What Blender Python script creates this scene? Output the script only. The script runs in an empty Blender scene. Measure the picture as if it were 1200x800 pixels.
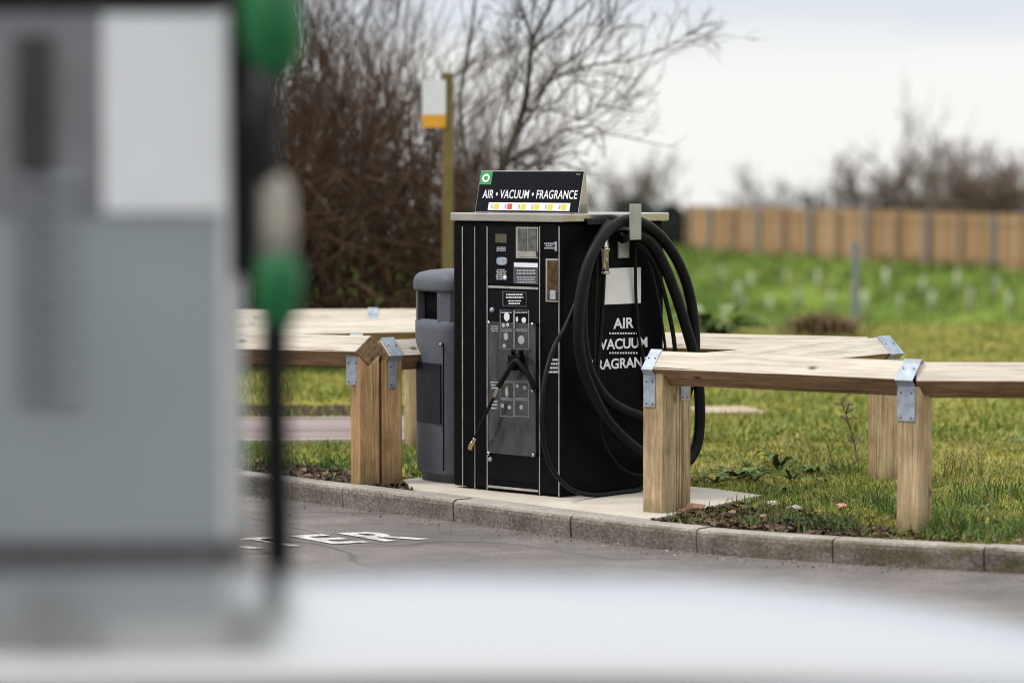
import bpy, bmesh, math, random
import numpy as np
from mathutils import Vector, Matrix, noise as mnoise

random.seed(11)
RNG = np.random.default_rng(7)
S = bpy.context.scene
COL = S.collection
PI = math.pi
R = math.radians

# ------------------------------------------------------------------ camera maths
F, CAMZ = 3720.0, 1.73                       # focal length in photo pixels, eye height
PITCH = math.atan(200.0 / F)
_fw = Vector((0, math.cos(PITCH), -math.sin(PITCH)))
_up = Vector((0, math.sin(PITCH), math.cos(PITCH)))
CAM = Vector((0, 0, CAMZ))


def ray(px, py):
    return (Vector((1, 0, 0)) * (px - 600) + _up * (400 - py) + _fw * F).normalized()


def at_d(px, py, y):
    d = ray(px, py)
    return CAM + d * (y / d.y)


def at_z(px, py, z):
    d = ray(px, py)
    return CAM + d * ((z - CAMZ) / d.z)


# ------------------------------------------------------------------ mesh helper
class MB:
    def __init__(self):
        self.v, self.f, self.m, self.s = [], [], [], []

    def add(self, vs, fs, mi=0, smooth=False):
        o = len(self.v)
        self.v += [tuple(p) for p in vs]
        for f in fs:
            self.f.append(tuple(o + i for i in f))
            self.m.append(mi)
            self.s.append(smooth)

    def box(self, c, size, rz=0.0, mi=0, M=None):
        sx, sy, sz = (s / 2 for s in size)
        rot = M if M is not None else Matrix.Rotation(rz, 3, 'Z')
        c = Vector(c)
        vs = [c + rot @ Vector((x * sx, y * sy, z * sz)) for z in (-1, 1) for y in (-1, 1) for x in (-1, 1)]
        self.add(vs, [(0, 2, 3, 1), (4, 5, 7, 6), (0, 1, 5, 4), (2, 6, 7, 3), (0, 4, 6, 2), (1, 3, 7, 5)], mi)

    def prism(self, pts2, h0, h1, to3, mi=0, smooth=False):
        """closed 2-D outline extruded between h0 and h1; to3(a, b, h) -> point"""
        n = len(pts2)
        vs = [to3(a, b, h0) for a, b in pts2] + [to3(a, b, h1) for a, b in pts2]
        self.add(vs, [tuple(range(n - 1, -1, -1)), tuple(range(n, 2 * n))], mi)
        o = len(self.v) - 2 * n
        for i in range(n):
            j = (i + 1) % n
            self.f.append((o + i, o + j, o + n + j, o + n + i))
            self.m.append(mi)
            self.s.append(smooth)

    def tube(self, path, radii, n=8, mi=0, cap=True, smooth=True, ridges=0):
        path = [Vector(p) for p in path]
        if not hasattr(radii, '__len__'):
            radii = [radii] * len(path)
        vs, fs = [], []
        t = (path[1] - path[0]).normalized()
        ref = Vector((0, 0, 1)) if abs(t.z) < 0.9 else Vector((1, 0, 0))
        u = t.cross(ref).normalized()
        for i, p in enumerate(path):
            if i == 0:
                t = path[1] - path[0]
            elif i == len(path) - 1:
                t = path[-1] - path[-2]
            else:
                t = path[i + 1] - path[i - 1]
            t = t.normalized()
            u = (u - t * u.dot(t))
            u = u.normalized() if u.length > 1e-6 else t.orthogonal().normalized()
            w = t.cross(u)
            for k in range(n):
                a = 2 * PI * k / n
                vs.append(p + (u * math.cos(a) + w * math.sin(a)) * radii[i])
        for i in range(len(path) - 1):
            for k in range(n):
                a, b = i * n + k, i * n + (k + 1) % n
                fs.append((a, b, b + n, a + n))
        if cap:
            fs.append(tuple(range(n - 1, -1, -1)))
            fs.append(tuple(range(len(vs) - n, len(vs))))
        self.add(vs, fs, mi, smooth)

    def lathe(self, prof, n=24, mi=0, c=(0, 0, 0), M=None, smooth=True):
        c = Vector(c)
        vs, fs = [], []
        for r, z in prof:
            for k in range(n):
                a = 2 * PI * k / n
                p = Vector((r * math.cos(a), r * math.sin(a), z))
                vs.append(c + (M @ p if M is not None else p))
        for i in range(len(prof) - 1):
            for k in range(n):
                a, b = i * n + k, i * n + (k + 1) % n
                fs.append((a, b, b + n, a + n))
        fs.append(tuple(range(n - 1, -1, -1)))
        fs.append(tuple(range(len(vs) - n, len(vs))))
        self.add(vs, fs, mi, smooth)

    def build(self, name, mats, parent=None, bevel=0, seg=2, subsurf=0):
        me = bpy.data.meshes.new(name)
        me.from_pydata(self.v, [], self.f)
        if not isinstance(mats, (list, tuple)):
            mats = [mats]
        for m in mats:
            me.materials.append(m)
        me.polygons.foreach_set('material_index', self.m)
        me.polygons.foreach_set('use_smooth', self.s)
        me.update()
        o = bpy.data.objects.new(name, me)
        COL.objects.link(o)
        if parent is not None:
            o.parent = parent
        if bevel:
            b = o.modifiers.new('bevel', 'BEVEL')
            b.width, b.segments, b.limit_method, b.angle_limit = bevel, seg, 'ANGLE', R(35)
        if subsurf:
            s = o.modifiers.new('sub', 'SUBSURF')
            s.levels = s.render_levels = subsurf
        return o


def tag(o, label=None, cat=None, group=None, kind=None):
    if label:
        o['label'] = label
    if cat:
        o['category'] = cat
    if group:
        o['group'] = group
    if kind:
        o['kind'] = kind
    return o


def empty(name, loc, rz=0.0):
    o = bpy.data.objects.new(name, None)
    o.empty_display_size = 0.1
    COL.objects.link(o)
    o.location = loc
    o.rotation_euler = (0, 0, rz)
    return o


def copy_tree(o, parent=None):
    c = o.copy()
    COL.objects.link(c)
    if parent is not None:
        c.parent = parent
    for ch in list(o.children):
        copy_tree(ch, c)
    return c


# ------------------------------------------------------------------ materials
def new_mat(name):
    m = bpy.data.materials.new(name)
    m.use_nodes = True
    nt = m.node_tree
    return m, nt, nt.nodes['Principled BSDF']


def N(nt, t, **kw):
    n = nt.nodes.new(t)
    for k, v in kw.items():
        if k in n.inputs:
            n.inputs[k].default_value = v
        else:
            setattr(n, k, v)
    return n


def L(nt, a, b):
    nt.links.new(a, b)


def ramp(nt, fac, stops):
    r = nt.nodes.new('ShaderNodeValToRGB')
    els = r.color_ramp.elements
    while len(els) < len(stops):
        els.new(0.5)
    for e, (p, c) in zip(els, stops):
        e.position = p
        e.color = (*c, 1) if len(c) == 3 else c
    L(nt, fac, r.inputs['Fac'])
    return r.outputs['Color']


def mixc(nt, fac, a, b, blend='MIX'):
    m = nt.nodes.new('ShaderNodeMix')
    m.data_type = 'RGBA'
    m.blend_type = blend
    for sock, val in ((m.inputs[0], fac), (m.inputs[6], a), (m.inputs[7], b)):
        if hasattr(val, 'is_linked'):
            L(nt, val, sock)
        else:
            sock.default_value = val if not isinstance(val, tuple) else (*val[:3], 1)
    return m.outputs[2]


def coords(nt, kind='Object', scale=(1, 1, 1), rnd=False):
    tc = nt.nodes.new('ShaderNodeTexCoord')
    src = tc.outputs[kind]
    if kind == 'World':
        pass
    mp = nt.nodes.new('ShaderNodeMapping')
    mp.inputs['Scale'].default_value = scale
    L(nt, src, mp.inputs['Vector'])
    if rnd:
        oi = nt.nodes.new('ShaderNodeObjectInfo')
        mu = N(nt, 'ShaderNodeMath', operation='MULTIPLY')
        mu.inputs[1].default_value = 37.0
        L(nt, oi.outputs['Random'], mu.inputs[0])
        cb = nt.nodes.new('ShaderNodeCombineXYZ')
        for i in range(3):
            L(nt, mu.outputs[0], cb.inputs[i])
        L(nt, cb.outputs[0], mp.inputs['Location'])
    return mp.outputs['Vector']


def world_pos(nt, scale=(1, 1, 1)):
    g = nt.nodes.new('ShaderNodeNewGeometry')
    mp = nt.nodes.new('ShaderNodeMapping')
    mp.inputs['Scale'].default_value = scale
    L(nt, g.outputs['Position'], mp.inputs['Vector'])
    return mp.outputs['Vector']


def noise(nt, vec, scale, detail=4, rough=0.55, dist=0.0):
    n = N(nt, 'ShaderNodeTexNoise')
    n.inputs['Scale'].default_value = scale
    n.inputs['Detail'].default_value = detail
    n.inputs['Roughness'].default_value = rough
    n.inputs['Distortion'].default_value = dist
    L(nt, vec, n.inputs['Vector'])
    return n.outputs['Fac']


def bump(nt, h, bsdf, strength=0.3, dist=0.01):
    b = N(nt, 'ShaderNodeBump')
    b.inputs['Strength'].default_value = strength
    b.inputs['Distance'].default_value = dist
    L(nt, h, b.inputs['Height'])
    L(nt, b.outputs['Normal'], bsdf.inputs['Normal'])


def plain(name, c, rough=0.5, metal=0.0, spec=0.5, var=0.12, vs=14.0, coat=0.0, bmp=0.0, rv=0.0):
    m, nt, b = new_mat(name)
    v = coords(nt, 'Object', rnd=True)
    n = noise(nt, v, vs, 5)
    lo = tuple(x * (1 - var) for x in c)
    hi = tuple(min(1, x * (1 + var)) for x in c)
    L(nt, ramp(nt, n, [(0.3, lo), (0.7, hi)]), b.inputs['Base Color'])
    b.inputs['Roughness'].default_value = rough
    if rv:
        r = N(nt, 'ShaderNodeMapRange')
        r.inputs['To Min'].default_value = max(0.02, rough - rv)
        r.inputs['To Max'].default_value = rough + rv
        L(nt, noise(nt, v, vs * 0.4, 6, 0.7), r.inputs['Value'])
        L(nt, r.outputs[0], b.inputs['Roughness'])
    b.inputs['Metallic'].default_value = metal
    b.inputs['Specular IOR Level'].default_value = spec
    b.inputs['Coat Weight'].default_value = coat
    b.inputs['Coat Roughness'].default_value = 0.05
    if bmp:
        bump(nt, noise(nt, v, vs * 6, 4), b, bmp, 0.002)
    return m


def wood(name, dark, mid, light, axis='X', lit_bleach=None):
    """rough sawn softwood: fine grain, drying checks, knots; bleach = paler upper faces, weathering plus painted-in top light"""
    m, nt, b = new_mat(name)

    def cv(a, t):
        return coords(nt, 'Object', (a, t, t) if axis == 'X' else (t, t, a), rnd=True)
    g = noise(nt, cv(1.6, 34), 1.4, 8, 0.72, 0.8)
    col = ramp(nt, g, [(0.30, dark), (0.48, mid), (0.70, light)])
    fine = noise(nt, cv(6, 150), 1.0, 3, 0.6)
    col = mixc(nt, 0.55, col, ramp(nt, fine, [(0.3, (0.28, 0.27, 0.26)), (0.7, (0.74, 0.74, 0.74))]), 'OVERLAY')
    bl = noise(nt, cv(3.5, 6), 1.3, 4, 0.65)
    col = mixc(nt, ramp(nt, bl, [(0.42, (0, 0, 0)), (0.72, (0.6, 0.6, 0.6))]), col, tuple(x * 0.62 for x in dark))
    if lit_bleach:
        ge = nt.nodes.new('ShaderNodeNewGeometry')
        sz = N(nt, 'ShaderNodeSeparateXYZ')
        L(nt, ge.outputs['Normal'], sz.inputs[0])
        up = ramp(nt, sz.outputs['Z'], [(0.0, (0, 0, 0)), (0.45, (0.8, 0.8, 0.8))])  # upward faces paler: weathering, with light from above painted into the colour
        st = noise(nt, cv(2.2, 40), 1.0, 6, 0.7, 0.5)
        bc_ = ramp(nt, st, [(0.30, tuple(x * 0.55 for x in lit_bleach)), (0.55, lit_bleach), (0.75, tuple(min(0.8, x * 1.15) for x in lit_bleach))])
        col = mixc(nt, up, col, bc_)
    cr = noise(nt, cv(0.7, 70), 1.0, 2, 0.5, 0.3)
    crf = ramp(nt, cr, [(0.29, (1, 1, 1)), (0.34, (0, 0, 0))])
    col = mixc(nt, crf, col, tuple(x * 0.35 for x in dark))
    vo = N(nt, 'ShaderNodeTexVoronoi')
    vo.inputs['Scale'].default_value = 1.0
    L(nt, cv(4.0, 8), vo.inputs['Vector'])
    kf = ramp(nt, vo.outputs['Distance'], [(0.04, (0.9, 0.9, 0.9)), (0.09, (0.4, 0.4, 0.4)), (0.15, (0, 0, 0))])
    col = mixc(nt, kf, col, tuple(x * 0.4 for x in dark))
    if axis == 'Z':
        oz = N(nt, 'ShaderNodeSeparateXYZ')
        L(nt, coords(nt, 'Object'), oz.inputs[0])
        mz = N(nt, 'ShaderNodeMath', operation='MULTIPLY_ADD')
        L(nt, noise(nt, cv(5, 12), 1.0, 5, 0.7), mz.inputs[0])
        mz.inputs[1].default_value = 0.34
        L(nt, oz.outputs['Z'], mz.inputs[2])
        dm = ramp(nt, mz.outputs[0], [(0.12, (0.75, 0.75, 0.75)), (0.30, (0, 0, 0))])
        col = mixc(nt, dm, col, (0.105, 0.095, 0.04))
    L(nt, col, b.inputs['Base Color'])
    b.inputs['Roughness'].default_value = 0.85
    b.inputs['Specular IOR Level'].default_value = 0.2
    ad = N(nt, 'ShaderNodeMath', operation='ADD')
    L(nt, g, ad.inputs[0])
    L(nt, fine, ad.inputs[1])
    bump(nt, ad.outputs[0], b, 0.5, 0.004)
    return m


def emit_free(c):
    return c


M = {}
M['black_paint'] = plain('black_paint', (0.004, 0.004, 0.005), 0.42, spec=0.05, var=0.3, rv=0.12)
M['black_gloss'] = plain('black_gloss', (0.004, 0.004, 0.006), 0.3, spec=0.1, var=0.2)
M['rubber'] = plain('rubber', (0.006, 0.006, 0.0065), 0.5, spec=0.14, var=0.35, vs=30, bmp=0.2)
M['steel'] = plain('steel', (0.46, 0.43, 0.385), 0.2, 1.0, var=0.1, vs=8, rv=0.1)
M['trim'] = plain('trim', (0.50, 0.47, 0.42), 0.4, 1.0, var=0.2, vs=20)
M['galv'] = plain('galv', (0.33, 0.37, 0.42), 0.62, 0.35, var=0.25, vs=26, rv=0.12)
M['bracket'] = plain('bracket', (0.36, 0.37, 0.33), 0.5, 0.5, var=0.15)
M['brass'] = plain('brass', (0.6, 0.45, 0.22), 0.35, 1.0)
M['white'] = plain('white', (0.74, 0.75, 0.76), 0.5, var=0.03)
M['offwhite'] = plain('offwhite', (0.7, 0.69, 0.66), 0.5, var=0.05)
M['print'] = plain('print', (0.40, 0.40, 0.42), 0.6, var=0.2, vs=300)
M['yellow'] = plain('yellow', (0.62, 0.55, 0.03), 0.5, var=0.06)
M['red'] = plain('red', (0.55, 0.06, 0.07), 0.5, var=0.05)
M['green'] = plain('green', (0.02, 0.27, 0.06), 0.45, var=0.08)
M['lcd'] = plain('lcd', (0.075, 0.065, 0.035), 0.3, var=0.15)
M['window_metal'] = plain('window_metal', (0.12, 0.115, 0.10), 0.4, 0.4, var=0.5, vs=30)
M['bronze'] = plain('bronze', (0.09, 0.055, 0.02), 0.3, 0.6, var=0.6, vs=30)
M['bin_grey'] = plain('bin_grey', (0.078, 0.083, 0.098), 0.55, spec=0.35, var=0.1, vs=9, bmp=0.15)
M['bin_panel'] = plain('bin_panel', (0.013, 0.015, 0.024), 0.4, spec=0.3)
M['dark'] = plain('dark', (0.004, 0.004, 0.004), 0.8, spec=0.1)
M['post_wood'] = wood('post_wood', (0.24, 0.155, 0.075), (0.46, 0.335, 0.19), (0.63, 0.50, 0.33), 'Z')
M['post_orange'] = wood('post_orange', (0.22, 0.12, 0.05), (0.42, 0.255, 0.12), (0.57, 0.39, 0.21), 'Z')
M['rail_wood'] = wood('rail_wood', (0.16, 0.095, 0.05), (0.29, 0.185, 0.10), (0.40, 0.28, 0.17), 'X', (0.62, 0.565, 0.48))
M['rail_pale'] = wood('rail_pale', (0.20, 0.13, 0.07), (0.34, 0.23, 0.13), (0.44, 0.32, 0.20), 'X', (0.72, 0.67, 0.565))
M['bark'] = plain('bark', (0.082, 0.053, 0.035), 0.9, spec=0.1, var=0.4, vs=5)
M['bark_grey'] = plain('bark_grey', (0.060, 0.050, 0.040), 0.9, spec=0.1, var=0.4, vs=5)
M['twig_far'] = plain('twig_far', (0.13, 0.108, 0.08), 0.9, spec=0.1, var=0.3, vs=1)
M['twig_red'] = plain('twig_red', (0.165, 0.122, 0.095), 0.9, spec=0.1, var=0.3, vs=1)
M['fence_board'] = None
M['olive_wood'] = plain('olive_wood', (0.16, 0.125, 0.05), 0.8, spec=0.2, var=0.25, vs=6)
M['amber'] = plain('amber', (0.75, 0.36, 0.02), 0.5, var=0.05)
M['pump_white'] = plain('pump_white', (0.83, 0.84, 0.84), 0.4, var=0.03)
M['swivel'] = plain('swivel', (0.36, 0.33, 0.27), 0.5)
M['pump_panel'] = plain('pump_panel', (0.345, 0.38, 0.395), 0.42, 0.0, spec=0.5, var=0.05, vs=3)
M['pump_dark'] = plain('pump_dark', (0.018, 0.016, 0.016), 0.5, spec=0.3)
M['pump_green'] = plain('pump_green', (0.006, 0.12, 0.034), 0.5, spec=0.35, var=0.1)
M['tyre'] = plain('tyre', (0.02, 0.02, 0.02), 0.8)
M['guard'] = plain('guard', (0.37, 0.40, 0.25), 0.6, var=0.1)
M['post_tan'] = plain('post_tan', (0.27, 0.20, 0.13), 0.8, var=0.2, vs=3)
M['post_grey'] = plain('post_grey', (0.22, 0.24, 0.26), 0.6, 0.3)
M['roof'] = plain('roof', (0.085, 0.085, 0.095), 0.8, var=0.2, vs=3)
M['render_wall'] = plain('render_wall', (0.45, 0.40, 0.34), 0.85, var=0.1)
M['slab'] = None


def car_paint():
    m, nt, b = new_mat('silver_paint')
    b.inputs['Base Color'].default_value = (0.46, 0.46, 0.455, 1)
    b.inputs['Metallic'].default_value = 0.85
    b.inputs['Coat Weight'].default_value = 0.4
    b.inputs['Coat Roughness'].default_value = 0.03
    v = coords(nt, 'Object')
    r = N(nt, 'ShaderNodeMapRange')
    r.inputs['To Min'].default_value = 0.18
    r.inputs['To Max'].default_value = 0.30
    L(nt, noise(nt, v, 900, 2), r.inputs['Value'])
    L(nt, r.outputs[0], b.inputs['Roughness'])
    return m


M['paint'] = car_paint()


def glass(name, tint=(0.9, 0.92, 0.92), haze=0.06, ior_boost=1.0, hazecol=(0.35, 0.33, 0.31)):
    """clear sheet: see-through with fresnel gloss and patchy haze painted in for reflections"""
    m, nt, b = new_mat(name)
    nt.nodes.remove(b)
    out = nt.nodes['Material Output']
    tr = N(nt, 'ShaderNodeBsdfTransparent')
    tr.inputs['Color'].default_value = (*tint, 1)
    gl = N(nt, 'ShaderNodeBsdfGlossy')
    gl.inputs['Roughness'].default_value = 0.06
    df = N(nt, 'ShaderNodeBsdfDiffuse')
    df.inputs['Color'].default_value = (*hazecol, 1)
    v = coords(nt, 'Object', (5, 5, 1.6))
    n = noise(nt, v, 2.5, 8, 0.78, 0.6)
    hz = N(nt, 'ShaderNodeMapRange')  # brownish haze patches stand in for reflections on the sheet
    hz.inputs['From Min'].default_value = 0.35
    hz.inputs['From Max'].default_value = 0.7
    hz.inputs['To Min'].default_value = haze * 0.1
    hz.inputs['To Max'].default_value = haze * 2.6
    L(nt, n, hz.inputs['Value'])
    m1 = N(nt, 'ShaderNodeMixShader')
    L(nt, hz.outputs[0], m1.inputs[0])
    L(nt, tr.outputs[0], m1.inputs[1])
    L(nt, df.outputs[0], m1.inputs[2])
    lw = N(nt, 'ShaderNodeLayerWeight')
    lw.inputs['Blend'].default_value = 0.5
    pw = N(nt, 'ShaderNodeMath', operation='POWER')
    L(nt, lw.outputs['Facing'], pw.inputs[0])
    pw.inputs[1].default_value = 4.0
    fr = N(nt, 'ShaderNodeMath', operation='MULTIPLY_ADD')
    L(nt, pw.outputs[0], fr.inputs[0])
    fr.inputs[1].default_value = 0.9
    fr.inputs[2].default_value = 0.045
    m2 = N(nt, 'ShaderNodeMixShader')
    L(nt, fr.outputs[0], m2.inputs[0])
    L(nt, m1.outputs[0], m2.inputs[1])
    L(nt, gl.outputs[0], m2.inputs[2])
    L(nt, m2.outputs[0], out.inputs['Surface'])
    return m


M['acrylic'] = glass('acrylic', haze=0.06)
M['car_glass'] = plain('car_glass', (0.01, 0.012, 0.013), 0.05, spec=0.6, var=0.05)


def asphalt():
    m, nt, b = new_mat('asphalt')
    p = world_pos(nt)
    n1 = noise(nt, p, 1.3, 6, 0.6)
    n2 = noise(nt, p, 90, 4, 0.7)
    n3 = noise(nt, p, 330, 2, 0.6)
    col = ramp(nt, n1, [(0.3, (0.105, 0.097, 0.093)), (0.7, (0.165, 0.149, 0.140))])
    col = mixc(nt, 0.75, col, ramp(nt, n2, [(0.3, (0.2, 0.2, 0.21)), (0.5, (0.5, 0.49, 0.48)), (0.70, (1.0, 0.96, 0.92))]), 'OVERLAY')
    st = noise(nt, world_pos(nt, (1, 1.6, 1)), 2.6, 7, 0.72, 0.6)
    col = mixc(nt, 0.75, col, ramp(nt, st, [(0.30, (0.30, 0.29, 0.29)), (0.52, (0.5, 0.5, 0.5)), (0.72, (0.72, 0.68, 0.64))]), 'OVERLAY')
    ck = noise(nt, p, 0.3, 3, 0.45, 0.5)
    ckf = ramp(nt, ck, [(0.496, (0, 0, 0)), (0.5, (0.6, 0.6, 0.6)), (0.504, (0, 0, 0))])
    col = mixc(nt, ckf, col, (0.03, 0.028, 0.026))
    # loose light grit
    g = ramp(nt, n3, [(0.70, (0, 0, 0)), (0.76, (0.6, 0.6, 0.6))])
    col = mixc(nt, g, col, (0.27, 0.23, 0.20))
    L(nt, col, b.inputs['Base Color'])
    b.inputs['Roughness'].default_value = 0.85
    b.inputs['Specular IOR Level'].default_value = 0.3
    bump(nt, n2, b, 0.6, 0.006)
    return m


def kerb_mat():
    m, nt, b = new_mat('kerb_concrete')
    p = world_pos(nt)
    n1 = noise(nt, p, 2.6, 6, 0.65)
    n2 = noise(nt, p, 60, 5, 0.7)
    col = ramp(nt, n1, [(0.28, (0.15, 0.135, 0.12)), (0.5, (0.25, 0.23, 0.205)), (0.72, (0.34, 0.32, 0.29))])
    col = mixc(nt, 0.9, col, ramp(nt, n2, [(0.3, (0.2, 0.2, 0.2)), (0.7, (0.85, 0.83, 0.8))]), 'OVERLAY')
    # green algae, mostly towards the right end of the run (x > 0.7 m)
    sx = N(nt, 'ShaderNodeSeparateXYZ')
    L(nt, p, sx.inputs[0])
    mr = N(nt, 'ShaderNodeMapRange')
    mr.inputs['From Min'].default_value = 0.4
    mr.inputs['From Max'].default_value = 1.9
    L(nt, sx.outputs['X'], mr.inputs['Value'])
    n4 = noise(nt, world_pos(nt, (1, 1, 2.5)), 5.5, 5, 0.6)
    al = ramp(nt, n4, [(0.42, (0, 0, 0)), (0.62, (0.75, 0.75, 0.75))])
    fac = mixc(nt, 1.0, al, mr.outputs[0], 'MULTIPLY')
    col = mixc(nt, fac, col, (0.13, 0.125, 0.045))
    # the flat top is paler; the front face is darker and blotchy
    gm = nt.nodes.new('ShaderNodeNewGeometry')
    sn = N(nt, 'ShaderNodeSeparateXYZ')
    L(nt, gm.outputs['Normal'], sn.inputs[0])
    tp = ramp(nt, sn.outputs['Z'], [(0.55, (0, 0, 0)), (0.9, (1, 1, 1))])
    front_tone = ramp(nt, noise(nt, world_pos(nt, (1, 1, 1)), 4.5, 5, 0.7), [(0.35, (0.35, 0.32, 0.30)), (0.7, (0.85, 0.8, 0.76))])
    col2 = mixc(nt, 0.75, col, front_tone, 'MULTIPLY')
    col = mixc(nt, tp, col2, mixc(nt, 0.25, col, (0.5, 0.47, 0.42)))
    L(nt, col, b.inputs['Base Color'])
    b.inputs['Roughness'].default_value = 0.9
    b.inputs['Specular IOR Level'].default_value = 0.2
    bump(nt, n2, b, 0.9, 0.008)
    return m


def slab_mat():
    m, nt, b = new_mat('slab_concrete')
    p = world_pos(nt)
    n1 = noise(nt, p, 3, 6, 0.65)
    n2 = noise(nt, p, 120, 3, 0.7)
    col = ramp(nt, n1, [(0.3, (0.36, 0.32, 0.26)), (0.65, (0.50, 0.46, 0.39))])
    col = mixc(nt, 0.4, col, ramp(nt, n2, [(0.3, (0.3, 0.3, 0.3)), (0.7, (0.7, 0.7, 0.7))]), 'OVERLAY')
    L(nt, col, b.inputs['Base Color'])
    b.inputs['Roughness'].default_value = 0.9
    bump(nt, n2, b, 0.3, 0.002)
    return m


def path_mat():
    m, nt, b = new_mat('path_tarmac')
    p = world_pos(nt)
    n1 = noise(nt, p, 2, 5)
    n2 = noise(nt, p, 60, 3)
    col = ramp(nt, n1, [(0.3, (0.20, 0.155, 0.145)), (0.7, (0.27, 0.215, 0.20))])
    col = mixc(nt, 0.4, col, ramp(nt, n2, [(0.3, (0.3, 0.3, 0.3)), (0.7, (0.7, 0.7, 0.7))]), 'OVERLAY')
    L(nt, col, b.inputs['Base Color'])
    b.inputs['Roughness'].default_value = 0.9
    return m


def soil_mix(nt, p):
    n = noise(nt, p, 24, 5, 0.7)
    return ramp(nt, n, [(0.3, (0.022, 0.014, 0.009)), (0.55, (0.055, 0.036, 0.024)), (0.8, (0.12, 0.085, 0.055))])


def ground_mat():
    """grassland: mossy yellow-green near, lush green on the far bank, bare soil in patches"""
    m, nt, b = new_mat('grassland')
    p = world_pos(nt)
    sx = N(nt, 'ShaderNodeSeparateXYZ')
    L(nt, p, sx.inputs[0])
    n1 = noise(nt, p, 0.9, 6, 0.6)
    n2 = noise(nt, p, 7, 5, 0.65)
    n3 = noise(nt, world_pos(nt, (1, 0.6, 1)), 0.25, 5, 0.6)
    near = ramp(nt, n1, [(0.28, (0.12, 0.15, 0.028)), (0.48, (0.24, 0.225, 0.045)), (0.68, (0.33, 0.28, 0.075))])
    near = mixc(nt, 0.8, near, ramp(nt, n2, [(0.3, (0.22, 0.26, 0.2)), (0.7, (0.75, 0.72, 0.7))]), 'OVERLAY')
    near = mixc(nt, 0.8, near, ramp(nt, noise(nt, p, 70, 4, 0.75), [(0.32, (0.15, 0.16, 0.14)), (0.66, (0.82, 0.78, 0.72))]), 'OVERLAY')
    far = ramp(nt, n3, [(0.3, (0.055, 0.095, 0.011)), (0.55, (0.11, 0.16, 0.02)), (0.75, (0.18, 0.225, 0.04))])
    far = mixc(nt, 0.7, far, ramp(nt, noise(nt, p, 0.8, 5, 0.7), [(0.3, (0.25, 0.27, 0.25)), (0.7, (0.72, 0.72, 0.7))]), 'OVERLAY')
    mr = N(nt, 'ShaderNodeMapRange')
    mr.inputs['From Min'].default_value = 33.0
    mr.inputs['From Max'].default_value = 42.0
    L(nt, sx.outputs['Y'], mr.inputs['Value'])
    col = mixc(nt, mr.outputs[0], near, far)
    at = N(nt, 'ShaderNodeAttribute', attribute_name='soil')
    n5 = noise(nt, p, 5, 4)
    sf = N(nt, 'ShaderNodeMath', operation='ADD')
    L(nt, at.outputs['Fac'], sf.inputs[0])
    L(nt, n5, sf.inputs[1])
    sm = ramp(nt, sf.outputs[0], [(0.80, (0, 0, 0)), (0.98, (1, 1, 1))])
    col = mixc(nt, sm, col, soil_mix(nt, p))
    L(nt, col, b.inputs['Base Color'])
    b.inputs['Roughness'].default_value = 0.95
    b.inputs['Specular IOR Level'].default_value = 0.1
    bump(nt, n2, b, 0.8, 0.03)
    return m


def grass_mat(name, stops, tr=0.25):
    m, nt, b = new_mat(name)
    p = world_pos(nt)
    n1 = noise(nt, p, 1.1, 5, 0.6)
    g = nt.nodes.new('ShaderNodeNewGeometry')
    a = N(nt, 'ShaderNodeMath', operation='MULTIPLY_ADD')
    L(nt, g.outputs['Random Per Island'], a.inputs[0])
    a.inputs[1].default_value = 0.42
    n2 = noise(nt, p, 6.0, 4, 0.65)
    bl = N(nt, 'ShaderNodeMath', operation='MULTIPLY_ADD')
    L(nt, n2, bl.inputs[0])
    bl.inputs[1].default_value = 0.7
    ml = N(nt, 'ShaderNodeMath', operation='SUBTRACT')
    L(nt, n1, ml.inputs[0])
    ml.inputs[1].default_value = 0.32
    L(nt, ml.outputs[0], bl.inputs[2])
    L(nt, bl.outputs[0], a.inputs[2])
    s = N(nt, 'ShaderNodeMath', operation='SUBTRACT')
    L(nt, a.outputs[0], s.inputs[0])
    s.inputs[1].default_value = 0.25
    L(nt, ramp(nt, s.outputs[0], stops), b.inputs['Base Color'])
    b.inputs['Roughness'].default_value = 0.6
    b.inputs['Specular IOR Level'].default_value = 0.25
    b.inputs['Subsurface Weight'].default_value = 0.0
    return m


def boards_mat():
    m, nt, b = new_mat('fence_boards')
    v = coords(nt, 'Object', (1, 1, 1))
    wv = N(nt, 'ShaderNodeTexWhiteNoise', noise_dimensions='1D')
    sp = N(nt, 'ShaderNodeSeparateXYZ')
    L(nt, v, sp.inputs[0])
    q = N(nt, 'ShaderNodeMath', operation='MULTIPLY')
    q.inputs[1].default_value = 1 / 0.16
    L(nt, sp.outputs['X'], q.inputs[0])
    fl = N(nt, 'ShaderNodeMath', operation='FLOOR')
    L(nt, q.outputs[0], fl.inputs[0])
    L(nt, fl.outputs[0], wv.inputs['W'])
    col = ramp(nt, wv.outputs['Value'], [(0.0, (0.24, 0.135, 0.06)), (0.5, (0.33, 0.20, 0.098)), (1.0, (0.42, 0.275, 0.145))])
    L(nt, col, b.inputs['Base Color'])
    b.inputs['Roughness'].default_value = 0.85
    return m


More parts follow.
